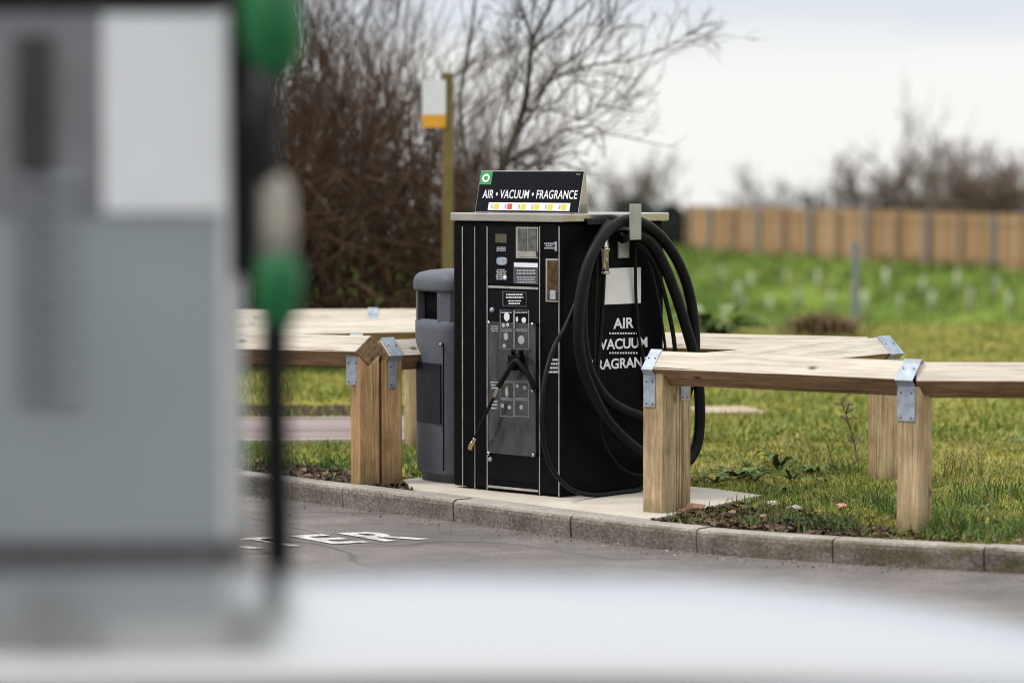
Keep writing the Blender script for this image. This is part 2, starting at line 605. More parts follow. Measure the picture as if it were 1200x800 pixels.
M['asphalt'] = asphalt()
M['kerb'] = kerb_mat()
M['slab'] = slab_mat()
M['path'] = path_mat()
M['ground'] = ground_mat()
M['fence_board'] = boards_mat()
M['grass_near'] = grass_mat('grass_near', [(0.12, (0.04, 0.085, 0.014)), (0.34, (0.12, 0.175, 0.026)), (0.58, (0.25, 0.26, 0.048)), (0.88, (0.44, 0.37, 0.16))])
M['grass_lush'] = grass_mat('grass_lush', [(0.15, (0.03, 0.075, 0.013)), (0.5, (0.075, 0.14, 0.024)), (0.85, (0.21, 0.26, 0.06))])
M['grass_bank'] = grass_mat('grass_bank', [(0.15, (0.045, 0.085, 0.011)), (0.5, (0.10, 0.155, 0.02)), (0.85, (0.20, 0.25, 0.05))])
M['litter'] = grass_mat('litter', [(0.15, (0.018, 0.010, 0.007)), (0.5, (0.065, 0.038, 0.022)), (0.75, (0.16, 0.10, 0.06)), (0.95, (0.34, 0.24, 0.16))])
M['straw'] = grass_mat('straw', [(0.2, (0.10, 0.065, 0.03)), (0.8, (0.30, 0.22, 0.11))])
M['weed'] = grass_mat('weed', [(0.2, (0.045, 0.08, 0.02)), (0.55, (0.11, 0.155, 0.05)), (0.9, (0.22, 0.27, 0.12))])
M['weed'].node_tree.nodes['Principled BSDF'].inputs['Specular IOR Level'].default_value = 0.08
M['brick'] = plain('brick', (0.40, 0.22, 0.14), 0.9, var=0.3, vs=30, bmp=0.4)
M['pebble'] = plain('pebble', (0.42, 0.38, 0.30), 0.9, var=0.3, vs=30, bmp=0.4)
def worn_paint():
    m, nt, b = new_mat('road_paint')
    p = world_pos(nt)
    w_ = noise(nt, p, 38, 6, 0.75)
    big = noise(nt, p, 6, 3, 0.6)
    sm = N(nt, 'ShaderNodeMath', operation='ADD')
    L(nt, w_, sm.inputs[0])
    L(nt, big, sm.inputs[1])
    L(nt, ramp(nt, sm.outputs[0], [(0.80, (0.13, 0.12, 0.115)), (1.02, (0.42, 0.41, 0.385)), (1.15, (0.52, 0.505, 0.475))]), b.inputs['Base Color'])
    b.inputs['Roughness'].default_value = 0.85
    return m


M['road_paint'] = worn_paint()

# ------------------------------------------------------------------ kerb line, road, ground
ZK = 0.11
_kp = [(280, 554), (400, 569), (531, 585), (668, 603), (740, 612.5), (816, 620), (976, 631), (1153, 640), (1200, 643)]
kpts = [at_z(px, py, ZK) for px, py in _kp]
kx = [-60, -12, -6, -3.4] + [p.x for p in kpts] + [3.4, 6, 14, 60]
ky = [27.5, 23.5, 21.6, 19.2] + [p.y for p in kpts] + [13.1, 12.6, 12.2, 12.0]
_xs = np.linspace(-60, 60, 6001)
_ys = np.interp(_xs, kx, ky)
_k = np.ones(25) / 25
_ysm = np.convolve(np.pad(_ys, 12, 'edge'), _k, 'valid')


def kerb_y(x):
    return float(np.interp(x, _xs, _ysm))


def kerb_frame(x):
    d = Vector((0.02, kerb_y(x + 0.01) - kerb_y(x - 0.01), 0)).normalized()
    return Vector((x, kerb_y(x), 0)), d, Vector((-d.y, d.x, 0))   # point, along, inwards (away from road)


def fence_y(x):
    return max(70.0, min(117.5, 116.5 - 2.96 * (x - 6.25)))


def smooth(t):
    t = max(0.0, min(1.0, t))
    return t * t * (3 - 2 * t)


def zg(x, y):
    """height of the grassland"""
    if y < 33:
        return ZK - 0.012
    fy = fence_y(x)
    a = -2.9 * smooth((y - 33) / 22.0)
    if y > fy - 34:
        a += 1.67 * smooth((y - (fy - 34)) / 34.0)
    if y > fy + 4:
        a += -5.0 * smooth((y - fy - 4) / 60.0) - 0.024 * max(0.0, y - fy - 40)
    return ZK - 0.012 + a


def ray_ground(px, py):
    d = ray(px, py)
    t = 10.0
    while t < 400:
        p = CAM + d * t
        if p.z < zg(p.x, p.y):
            return p
        t += 0.15
    return CAM + d * 110


ANG = math.atan2(-0.697, 0.716)                       # direction of the machine's front along the kerb
MC = Vector((0.237, 16.167, 0.117))                   # machine base centre
MW = Matrix.Translation(MC) @ Matrix.Rotation(ANG, 4, 'Z')
MI = MW.inverted()


def m2w(lx, ly, z=0.0):
    return MW @ Vector((lx, ly, z))


def build_ground():
    xs = list(np.concatenate([[-400, -200, -100, -60, -40, -25, -15, -10, -7, -5], np.arange(-4, 5.01, 0.14), [5.5, 6, 7, 8, 9, 10, 11, 12, 13, 14, 15, 17, 20, 24, 30, 40, 60, 100, 200, 400]]))
    off = list(np.concatenate([np.arange(0.125, 4, 0.13), np.arange(4, 9, 0.35), np.arange(9, 20, 0.9), np.arange(20, 115, 2.0), [120, 140, 170, 210, 300, 500, 900, 1800]]))
    vs, fs, soil = [], [], []
    for x in xs:
        ky_ = kerb_y(max(-60, min(60, x)))
        for o in off:
            y = ky_ + o * (1.12 if o < 1 else 1)
            if o == off[0]:
                p, d, n = kerb_frame(max(-59, min(59, x)))
                y = ky_ + 0.121 / max(0.3, n.y)
            z = zg(x, y)
            if y < 33:
                z += 0.012 * mnoise.noise((x * 1.7, y * 1.7, 0)) * min(1, max(0, (o - 0.2) * 2))
            elif y < 150:
                z += 0.10 * mnoise.noise((x * 0.5, y * 0.35, 3))
            vs.append((x, y, z))
            soil.append(soil_at(x, y))
    n = len(off)
    for i in range(len(xs) - 1):
        for j in range(n - 1):
            fs.append((i * n + j, (i + 1) * n + j, (i + 1) * n + j + 1, i * n + j + 1))
    b = MB()
    b.add(vs, fs, 0, True)
    o = b.build('ground', M['ground'])
    at = o.data.attributes.new('soil', 'FLOAT', 'POINT')
    at.data.foreach_set('value', soil)
    tag(o, kind='structure')
    # road
    xs2 = list(np.concatenate([[-59, -30, -12], np.arange(-6, 6.01, 0.25), [8, 14, 30, 59]]))
    b = MB()
    vs = []
    for x in xs2:
        for k in range(6):
            vs.append((x, kerb_y(x) + 0.01 - k * k * 2.0, 0))
    fs = []
    for i in range(len(xs2) - 1):
        for j in range(5):
            fs.append((i * 6 + j + 1, (i + 1) * 6 + j + 1, (i + 1) * 6 + j, i * 6 + j))
    b.add(vs, fs)
    tag(b.build('road', M['asphalt']), kind='structure')


def soil_at(x, y):
    """bare soil / mulch beds beside the kerb"""
    p, d, n = kerb_frame(max(-59, min(59, x)))
    dist = (y - kerb_y(max(-60, min(60, x)))) * n.y
    s = 0.0
    if x < -0.45:
        s = max(s, 1.0 - max(0, dist - 0.45) / 0.35)
    if -0.1 < x < 1.5:
        s = max(s, 0.78 - abs(x - 1.0) * 0.55 - max(0, dist - 0.45) * 0.55)
    if x < 1:
        if 20.7 < y < 22.2:
            s = max(s, 0.62)
    return max(0.0, min(1.0, s))


build_ground()


def build_kerb():
    joints = sorted([at_z(px, py, ZK).x for px, py in ((401, 569), (531, 585), (668, 603), (816, 620), (976, 631), (1153, 640))])
    x = joints[-1]
    while x < 9:
        x += 0.80
        joints.append(x)
    x = joints[0]
    while x > -20:
        x -= 0.66
        joints.insert(0, x)
    prof = [(0.012, -0.06), (0.006, 0.02), (0.0, 0.078), (0.004, 0.096), (0.013, 0.106), (0.028, ZK), (0.122, ZK), (0.122, -0.06)]
    b = MB()
    for i in range(len(joints) - 1):
        x0, x1 = joints[i] + 0.0035, joints[i + 1] - 0.0035
        dz, dn = random.uniform(-0.003, 0.002), random.uniform(-0.004, 0.004)
        m = 26
        vs, fs = [], []
        for k in range(m + 1):
            p, d, n = kerb_frame(x0 + (x1 - x0) * k / m)
            for (o, z) in prof:
                jit = 0.004 * mnoise.noise((p.x * 14, z * 40, i))
                vs.append(p + n * (o + dn + jit) + Vector((0, 0, z + dz)))
        q = len(prof)
        for k in range(m):
            for j in range(q - 1):
                a = k * q + j
                fs.append((a, a + q, a + q + 1, a + 1))
        fs.append(tuple(range(q)))
        fs.append(tuple(range(len(vs) - 1, len(vs) - q - 1, -1)))
        b.add(vs, fs)
    # mortar bed filling the joints, a little behind the faces
    for i in range(1, len(joints) - 1):
        p, d, n = kerb_frame(joints[i])
        rot = Matrix((d, n, Vector((0, 0, 1)))).transposed()
        b.box(p + n * 0.066 + Vector((0, 0, 0.02)), (0.0066, 0.10, 0.155), M=rot)
    tag(b.build('kerb', M['kerb']), kind='structure')


build_kerb()

# concrete slab under the machine
sp = [m2w(-0.86, 0.50), m2w(-0.86, -0.28)]
xl, xr = m2w(-0.66, -0.5).x, m2w(1.0, -0.5).x - 0.05
for i in range(13):
    x = xl + (xr - xl) * i / 12
    p, d, n = kerb_frame(x)
    sp.append(p + n * 0.124)
sp += [m2w(1.0, 0.42), m2w(0.6, 0.50)]
b = MB()
b.prism([(p.x, p.y) for p in sp], 0.02, 0.116, lambda a, c, h: (a, c, h))
tag(b.build('concrete_slab', M['slab']), kind='structure')
SLAB = [(p.x, p.y) for p in sp]


def inside(poly, x, y):
    r = False
    j = len(poly) - 1
    for i in range(len(poly)):
        xi, yi = poly[i]
        xj, yj = poly[j]
        if (yi > y) != (yj > y) and x < (xj - xi) * (y - yi) / (yj - yi) + xi:
            r = not r
        j = i
    return r


# red tarmac path across the grass behind the fence (left) with pale edging
pa = [at_z(150, 530, ZK), at_z(505, 517, ZK), at_z(540, 492, ZK), at_z(150, 493, ZK)]
pa[0].x -= 6
pa[3].x -= 6
PATH = [(p.x, p.y) for p in pa]
b = MB()
b.prism(PATH, 0.05, 0.117, lambda a, c, h: (a, c, h))
tag(b.build('path', M['path']), kind='structure')
b = MB()
for q0, q1 in ((pa[0], pa[1]), (pa[3], pa[2])):
    dd = Vector((q1.x - q0.x, q1.y - q0.y, 0))
    mid = (q0 + q1) / 2
    b.box((mid.x, mid.y, 0.085), (dd.length, 0.05, 0.09), math.atan2(dd.y, dd.x))
tag(b.build('path_edging', M['slab']), kind='structure')
# flush concrete strip out in the grass
fp = at_z(850, 481, ZK)
b = MB()
b.box((fp.x, fp.y, ZK - 0.02), (0.42, 0.55, 0.06), 0.2)
tag(b.build('paving_patch', plain('pale_stone', (0.36, 0.28, 0.20), 0.9, var=0.2, vs=8)), kind='structure')


# ------------------------------------------------------------------ text
def text_mesh(name, s, mat, parent, size, loc, M3, thick=0.0015, bold=0.0, xs=1.0, align='CENTER', sp=1.0):
    cu = bpy.data.curves.new(name, 'FONT')
    cu.body = s
    cu.size = size
    cu.align_x = align
    cu.extrude = thick / 2
    cu.offset = bold
    cu.space_character = sp
    tmp = bpy.data.objects.new(name + '_tmp', cu)
    COL.objects.link(tmp)
    dg = bpy.context.evaluated_depsgraph_get()
    me = bpy.data.meshes.new_from_object(tmp.evaluated_get(dg))
    bpy.data.objects.remove(tmp)
    bpy.data.curves.remove(cu)
    me.name = name
    for v in me.vertices:
        p = Vector((v.co.x * xs, v.co.y, v.co.z))
        v.co = Vector(loc) + M3 @ p
    me.materials.clear()
    me.materials.append(mat)
    o = bpy.data.objects.new(name, me)
    COL.objects.link(o)
    if parent is not None:
        o.parent = parent
    return o


# ------------------------------------------------------------------ air / vacuum machine
mach = empty('air_vacuum_machine', MC, ANG)
tag(mach, 'black air, vacuum and fragrance machine with steel cap on the concrete slab', 'vending machine')
HB, HC = 1.358, 1.40                # body top, cap top (above slab)
HW = 0.38


def front(px, py, off=0.0):
    """photo pixel on the machine's front plane -> local (x, z)"""
    n = MW.to_3x3() @ Vector((0, -1, 0))
    p0 = m2w(0, -HW - off)
    d = ray(px, py)
    t = (p0 - CAM).dot(n) / d.dot(n)
    q = MI @ (CAM + d * t)
    return q.x, q.z


def side(px, py, off=0.0):
    n = MW.to_3x3() @ Vector((1, 0, 0))
    p0 = m2w(HW + off, 0)
    d = ray(px, py)
    t = (p0 - CAM).dot(n) / d.dot(n)
    q = MI @ (CAM + d * t)
    return q.y, q.z


def fbox(b, px0, py0, px1, py1, off0, off1, mi=0):
    """box on the front: rectangle given by two photo corners, between two offsets from the face"""
    x0, z1 = front(px0, py0, off0)
    x1, z0 = front(px1, py1, off0)
    b.box(((x0 + x1) / 2, -HW - (off0 + off1) / 2, (z0 + z1) / 2), (abs(x1 - x0), off1 - off0, abs(z1 - z0)), mi=mi)


def sbox(b, px0, py0, px1, py1, off0, off1, mi=0):
    y0, z1 = side(px0, py0, off0)
    y1, z0 = side(px1, py1, off0)
    b.box((HW + (off0 + off1) / 2, (y0 + y1) / 2, (z0 + z1) / 2), (off1 - off0, abs(y1 - y0), abs(z1 - z0)), mi=mi)


b = MB()
b.box((0, 0, HB / 2 + 0.005), (2 * HW, 2 * HW, HB - 0.01))
b.build('cabinet', M['black_paint'], mach, bevel=0.012)
b = MB()
b.box((0.008, 0.0, (HB + HC) / 2), (2 * HW + 0.028, 2 * HW + 0.03, HC - HB))
b.build('cap', M['steel'], mach, bevel=0.005)
# rivets in the cap edge
for px in (549, 608, 645):
    b = MB()
    x, z = front(px, 257, 0.02)
    b.lathe([(0.004, 0), (0.0035, 0.002)], 8, c=(x, -HW - 0.0148, z), M=Matrix.Rotation(R(90), 3, 'X'))
    b.build('rivet', M['galv'], mach)


def vbar(px, y0, y1, w=0.008, off=0.006, name='door_trim'):
    xa, za = front(px, y0)
    xb, zb = front(px, y1)
    b = MB()
    b.box((xa, -HW - off / 2, (max(zb, 0.005) + za) / 2), (w, off, za - max(zb, 0.005)))
    return b.build(name, M['trim'], mach, bevel=0.001)


HT = front(600, 262)[1]
for px, yb in ((542.5, 574), (557, 575), (571.5, 577), (633, 583), (655.5, 586)):
    vbar(px, 265.5, yb - 3, 0.007 if px != 557 else 0.005, 0.005 if px < 650 else 0.003)
for (p0, p1, y) in ((573, 631.5, 336), (573, 631.5, 569.5)):
    x0, z0 = front(p0, y)
    x1, _ = front(p1, y)
    b = MB()
    b.box(((x0 + x1) / 2, -HW - 0.003, z0), (x1 - x0, 0.006, 0.012))
    b.build('door_trim', M['trim'], mach, bevel=0.001)
# raised black door panels
b = MB()
fbox(b, 573, 266, 631.5, 333.5, 0.0, 0.003)
b.build('upper_panel', M['black_gloss'], mach)
b = MB()
fbox(b, 573, 339, 631.5, 566, 0.0, 0.003)
b.build('lower_door', M['black_gloss'], mach)
# display, button, reject slot and small printing on the upper panel
b = MB()
fbox(b, 581, 274, 594, 284.5, 0.003, 0.006)
b.build('display', M['lcd'], mach)
b = MB()
x, z = front(589, 306, 0.003)
b.prism([(x + 0.036 * math.copysign(abs(math.cos(a)) ** 0.6, math.cos(a)), z + 0.020 * math.copysign(abs(math.sin(a)) ** 0.6, math.sin(a))) for a in np.linspace(0, 2 * PI, 20, endpoint=False)],
        -HW - 0.003, -HW - 0.012, lambda a, c, h: (a, h, c))
b.build('coin_entry', M['galv'], mach, bevel=0.002)
b = MB()
fbox(b, 605, 265.8, 631, 303, 0.003, 0.006, 0)
fbox(b, 607, 267.5, 617, 300.5, 0.006, 0.0085, 1)
fbox(b, 618.5, 267.5, 629, 300.5, 0.006, 0.0085, 1)
fbox(b, 607, 294, 629, 301, 0.009, 0.016, 0)
b.build('note_reader', [M['trim'], M['window_metal']], mach)


def printing(b, px0, py0, px1, py1, rows, off, fill=0.62, mi=0, jag=0.25):
    """rows of illegible small print as short raised strokes"""
    for r in range(rows):
        ya = py0 + (py1 - py0) * (r + 0.5 - fill / 2) / rows
        yb = py0 + (py1 - py0) * (r + 0.5 + fill / 2) / rows
        ind = random.uniform(0, jag) * (px1 - px0) / 2
        x = px0 + ind
        while x < px1 - ind - 0.4:
            w = random.uniform(0.8, 3.0)
            fbox(b, x, ya, min(x + w, px1 - ind), yb, off, off + 0.0012, mi)
            x += w + 0.55


for a_ in ((581, 289, 594, 294.5, 3, 0.003), (581, 315, 594, 328, 6, 0.003), (638, 284, 650, 292, 3, 0.0), (641, 419, 656, 438, 4, 0.0, 0.55)):
    b = MB()
    printing(b, *a_)
    b.build('small_print', M['print'], mach)
b = MB()
x, z = front(592, 325.5, 0.003)
b.lathe([(0.012, 0), (0.011, 0.003)], 14, c=(x, -HW - 0.003, z), M=Matrix.Rotation(R(90), 3, 'X'))
b.build('button', M['white'], mach)
b = MB()
fbox(b, 602, 307, 631, 333, 0.003, 0.0055, 0)
fbox(b, 602.8, 307.6, 630.3, 313.4, 0.0055, 0.0075, 1)
printing(b, 604, 315.5, 629.5, 322, 2, 0.0055, 0.55, 2)
printing(b, 604, 323.5, 629.5, 332, 3, 0.0055, 0.55, 2)
b.build('price_label', [plain('label_grey', (0.055, 0.055, 0.06), 0.5), M['white'], M['print']], mach)
b = MB()
fbox(b, 640, 303, 654, 354, 0.0, 0.004, 0)
fbox(b, 641.5, 305, 653.5, 352.5, 0.004, 0.006, 1)
fbox(b, 645.5, 340, 652, 351, 0.006, 0.014, 2)
b.build('coin_return', [M['trim'], M['bronze'], M['galv']], mach, bevel=0.001)
b = MB()
fbox(b, 650.5, 283, 653, 294, 0.0, 0.003)
b.build('hinge', M['galv'], mach)
# lower door: label, knob, illustrated instructions
b = MB()
fbox(b, 589, 341, 617, 359.5, 0.003, 0.005, 0)
fbox(b, 590, 342, 616, 358.5, 0.005, 0.006, 1)
printing(b, 591.5, 343.5, 615, 350, 2, 0.006, 0.5, 2, 0.3)
printing(b, 593, 351, 613, 357, 2, 0.006, 0.5, 2, 0.5)
b.build('door_label', [plain('label_edge', (0.09, 0.09, 0.09), 0.5), M['black_gloss'], M['white']], mach)
b = MB()
x, z = front(577.5, 363, 0.003)
b.lathe([(0.013, 0), (0.013, 0.008), (0.009, 0.014)], 16, c=(x, -HW - 0.003, z), M=Matrix.Rotation(R(90), 3, 'X'))
b.build('door_lock', M['galv'], mach)
b = MB()
x, z = front(575, 538, 0.003)
b.lathe([(0.012, 0), (0.012, 0.006), (0.008, 0.010)], 16, c=(x, -HW - 0.003, z), M=Matrix.Rotation(R(90), 3, 'X'))
b.build('door_lock', M['galv'], mach)
b = MB()


def frame(px0, py0, px1, py1, w=0.5):
    fbox(b, px0, py0, px1, py0 + w, 0.003, 0.0042, 0)
    fbox(b, px0, py1 - w, px1, py1, 0.003, 0.0042, 0)
    fbox(b, px0, py0 + w, px0 + w, py1 - w, 0.003, 0.0042, 0)
    fbox(b, px1 - w, py0 + w, px1, py1 - w, 0.003, 0.0042, 0)


def blob(px, py, rx, rz, mi=1):
    x, z = front(px, py, 0.003)
    b.prism([(x + rx * math.cos(a), z + rz * math.sin(a)) for a in np.linspace(0, 2 * PI, 14, endpoint=False)],
            -HW - 0.003, -HW - 0.0045, lambda a, c, h: (a, h, c), mi=mi)


for (r0, r1, cells) in ((363, 409, [(586, 602), (602.8, 620)]), (446, 488, [(586, 602), (602.8, 620)])):
    mid = (r0 + r1) / 2
    for (c0, c1) in cells:
        frame(c0, r0, c1, mid - 0.4)
        frame(c0, mid + 0.4, c1, r1)
for (px, py, rx, rz) in ((594, 371, 0.02, 0.022), (606, 374, 0.008, 0.013), (614, 375, 0.016, 0.014), (590, 381, 0.011, 0.01), (595, 380.5, 0.01, 0.01),
                         (593, 394, 0.015, 0.019), (611, 398, 0.022, 0.022), (591, 405, 0.012, 0.01), (594, 459, 0.010, 0.026), (606, 452, 0.010, 0.010),
                         (615, 454, 0.012, 0.010), (589, 475, 0.010, 0.012), (597, 477, 0.012, 0.010), (611, 477, 0.012, 0.012)):
    blob(px, py, rx, rz)
printing(b, 575, 381, 584, 389, 3, 0.003, 0.5, 1)
printing(b, 575, 446, 584, 456, 3, 0.003, 0.5, 1)
printing(b, 575, 468, 584, 480, 3, 0.003, 0.5, 1)
for c0, c1 in ((587, 601), (604, 619)):
    printing(b, c0, 364.5, c1, 367.5, 1, 0.003, 0.5, 0)
    printing(b, c0, 386.8, c1, 389, 1, 0.003, 0.5, 0)
    printing(b, c0, 447, c1, 449, 1, 0.003, 0.5, 0)
    printing(b, c0, 468, c1, 470, 1, 0.003, 0.5, 0)
b.build('instruction_pictograms', [M['print'], M['offwhite']], mach)
# clear cover held off the door by studs
b = MB()
fbox(b, 573, 376.5, 628, 535, 0.026, 0.031)
cov = b.build('clear_cover', M['acrylic'], mach)
for px, py in ((575, 378), (626, 380), (626, 458), (627, 533), (574.5, 531)):
    b = MB()
    x, z = front(px, py, 0.02)
    b.lathe([(0.007, 0), (0.007, 0.03), (0.010, 0.03), (0.009, 0.036)], 12, c=(x, -HW - 0.002, z), M=Matrix.Rotation(R(90), 3, 'X'))
    b.build('stud', M['steel'], cov)
# holder for the tyre hose in front of the cover
b = MB()
fbox(b, 599.5, 416, 614.5, 434, 0.031, 0.06, 0)
for px in (602, 611.5):
    x, z = front(px, 414, 0.05)
    b.tube([(x, -HW - 0.04, z - 0.03), (x - 0.004, -HW - 0.05, z), (x, -HW - 0.062, z + 0.014), (x + 0.012, -HW - 0.05, z + 0.012)], 0.011, 8)
b.build('hose_holder', M['black_gloss'], mach, bevel=0.004)
# sign on top (leaning panel on a steel wedge)
sx0, sx1 = -HW + 0.012, -HW + 0.736
y0 = -HW + 0.145
lean, depth, SH = 0.046, 0.072, 0.212
sign = None
b = MB()
prof = [(y0, HC), (y0 + depth, HC), (y0 + lean + 0.012, HC + SH), (y0 + lean, HC + SH)]
b.prism(prof, sx0, sx1, lambda a, c, h: (h, a, c))
sign = b.build('sign_housing', M['steel'], mach, bevel=0.002)
tl = math.atan2(lean, SH)
SM = Matrix.Rotation(R(90) - tl, 3, 'X')                       # text plane: x right, y up the leaning face, z towards viewer
FL = math.hypot(lean, SH)


def sp_(x, up, out=0.0):
    """point on the sign face: x along, up the face, out of it"""
    return Vector((sx0 + x, y0, HC)) + SM @ Vector((0, up, out))


def sign_rect(b, x0, x1, u0, u1, o0, o1, mi=0):
    c = sp_((x0 + x1) / 2, (u0 + u1) / 2, (o0 + o1) / 2)
    b.box(c, (x1 - x0, u1 - u0, o1 - o0), mi=mi, M=SM)


W = sx1 - sx0
b = MB()
sign_rect(b, 0.006, W - 0.006, 0.004, FL - 0.004, 0.0005, 0.003)
face = b.build('sign_face', M['black_gloss'], sign)
b = MB()
sign_rect(b, 0.095, 0.665, 0.012, 0.052, 0.003, 0.0045, 0)
xx = 0.118
for i in range(6):
    sign_rect(b, xx, xx + 0.012, 0.020, 0.042, 0.0045, 0.0055, 3)
    sign_rect(b, xx + 0.019, xx + 0.052, 0.017, 0.046, 0.0045, 0.0055, 2 if i == 1 else 1)
    xx += 0.094
b.build('coin_strip', [M['white'], M['yellow'], M['red'], M['print']], sign)
b = MB()
sign_rect(b, 0.007, 0.090, FL - 0.072, FL - 0.005, 0.003, 0.0045, 0)
ring_o = [(0.027 * math.cos(a), 0.022 * math.sin(a)) for a in np.linspace(0, 2 * PI, 24, endpoint=False)]
c0 = sp_(0.041, FL - 0.033)
vs = []
for k, (a, c) in enumerate(ring_o):
    for s in (1.0, 0.55):
        vs.append(sp_(0.049 + a * s, FL - 0.039 + c * s, 0.006))
fs = [(2 * k, 2 * ((k + 1) % 24), 2 * ((k + 1) % 24) + 1, 2 * k + 1) for k in range(24)]
b.add(vs, fs, 1)
b.build('emblem', [M['green'], M['white']], sign)
text_mesh('sign_lettering', 'AIR \u2022 VACUUM \u2022 FRAGRANCE', M['white'], sign, 0.062, sp_(W / 2 + 0.012, 0.074, 0.004), SM, bold=0.0006, xs=0.77, sp=1.05)
b = MB()
sign_rect(b, W - 0.05, W - 0.022, FL - 0.020, FL - 0.017, 0.003, 0.004)
b.build('maker_mark', M['print'], sign)

# side face: panel, lettering, brackets
XS = Matrix(((0, 0, 1), (1, 0, 0), (0, 1, 0)))                 # text x -> local y, text y -> local z, out -> local x


def side_text(s, px, py0, py1, pxw, name='side_lettering', bold=0.0016):
    y, z0 = side(px, py1)
    _, z1 = side(px, py0)
    ya, _ = side(px - pxw / 2, py1)
    yb, _ = side(px + pxw / 2, py1)
    h = (z1 - z0)
    size = h / 0.72
    o = text_mesh(name, s, M['white'], mach, size, (0, 0, 0), Matrix.Identity(3), bold=bold)
    xsv = [v.co.x for v in o.data.vertices]
    wid = max(xsv) - min(xsv)
    k = abs(yb - ya) / wid
    cx = (max(xsv) + min(xsv)) / 2
    for v in o.data.vertices:
        p = Vector(((v.co.x - cx) * k, v.co.y, v.co.z))
        v.co = Vector((HW + 0.0012, y, z0)) + XS @ p
    return o


side_text('AIR', 730.5, 372, 384.3, 24)
side_text('VACUUM', 730.5, 396, 408, 56)
side_text('FRAGRANCE', 731, 419, 430.8, 76)
for py in (389.5, 412.5):
    b = MB()
    px = 714
    while px < 746:
        sbox(b, px, py, px + 1.9, py + 1.8, 0.0, 0.0012)
        px += 3.1
    b.build('dotted_rule', M['white'], mach)
b = MB()
sbox(b, 707, 314.5, 750.5, 355, 0.0, 0.003)
b.build('blank_notice', M['offwhite'], mach)
b = MB()
sbox(b, 723, 283, 735.5, 302, 0.0, 0.012)
hp = b.build('hook_plate', M['bracket'], mach, bevel=0.002)
for py in (285.5, 299.5):
    b = MB()
    y, z = side(729.5, py, 0.012)
    b.lathe([(0.006, 0), (0.005, 0.003)], 10, c=(HW + 0.012, y, z), M=Matrix.Rotation(R(90), 3, 'Y'))
    b.build('screw', M['steel'], hp)
b = MB()
y, z = side(764, 268, 0.0)
b.lathe([(0.022, 0), (0.022, 0.006), (0.014, 0.014)], 16, c=(HW, y, z), M=Matrix.Rotation(R(90), 3, 'Y'))
b.build('lock', M['steel'], mach)
b = MB()
sbox(b, 688, 256, 712, 263, 0.031, 0.036)
b.build('cap_latch', M['pump_dark'], mach, bevel=0.002)
# hook: arm out of the side under the cap with an upright end plate
OFFH = 0.155
b = MB()
y, z = side(744.5, 281, OFFH)
_, zt = side(744.5, 239, OFFH)
b.box((HW + OFFH, y, (z + zt) / 2), (0.008, 0.082, zt - z))
b.box((HW + OFFH / 2 - 0.002, y, z + 0.055), (OFFH - 0.004, 0.05, 0.012))
b.build('hose_hook', M['bracket'], mach, bevel=0.002)
HOOKY, HOOKZ = y, z + 0.061
# chrome parking tube for the vacuum nozzle
b = MB()
y, z = side(708, 318, 0.045)
_, zt = side(708, 268, 0.045)
b.lathe([(0.024, z), (0.024, zt)], 18, c=(HW + 0.045, y, 0))
b.lathe([(0.028, z - 0.012), (0.028, z)], 18, c=(HW + 0.045, y, 0))
b.lathe([(0.03, z + 0.1), (0.03, z + 0.12)], 18, c=(HW + 0.045, y, 0))
b.build('nozzle_tube', M['steel'], mach)


def catmull(pts, n=10):
    pts = [Vector(p) for p in pts]
    P = [pts[0] * 2 - pts[1]] + pts + [pts[-1] * 2 - pts[-2]]
    out = []
    for i in range(1, len(P) - 2):
        a, b_, c, d = P[i - 1], P[i], P[i + 1], P[i + 2]
        for k in range(n):
            t = k / n
            out.append(0.5 * ((2 * b_) + (c - a) * t + (2 * a - 5 * b_ + 4 * c - d) * t * t + (3 * b_ - a - 3 * c + d) * t ** 3))
    out.append(pts[-1])
    return out


def hose_pts(lst):
    """(photo x, photo y, offset from the machine's side) -> world points"""
    out = []
    for px, py, o in lst:
        y, z = side(px, py, o)
        p = MW @ Vector((HW + o, y, max(z, 0.012)))
        out.append(p)
    return out


def make_hose(name, lst, r, label, cat, ribbed=False, mat='rubber', n=12, world=False):
    pts = lst if world else hose_pts(lst)
    path = catmull(pts, 14)
    root = MB()
    base = pts[0].copy()
    if ribbed:
        # resample evenly and alternate the radius: the spiral ribs of the hose wall
        seg = [0.0]
        for i in range(1, len(path)):
            seg.append(seg[-1] + (path[i] - path[i - 1]).length)
        step = 0.006
        m = int(seg[-1] / step)
        q, j = [], 0
        for k in range(m + 1):
            s = k * step
            while j < len(seg) - 2 and seg[j + 1] < s:
                j += 1
            t = (s - seg[j]) / max(1e-6, seg[j + 1] - seg[j])
            q.append(path[j].lerp(path[j + 1], min(1, t)))
        path = q
        rad = [r * (1.0 if (k % 2) else 0.965) for k in range(len(path))]
    else:
        rad = r
    root.tube([p - base for p in path], rad, n)
    o = root.build(name, M[mat])
    o.location = base
    tag(o, label, cat)
    return o


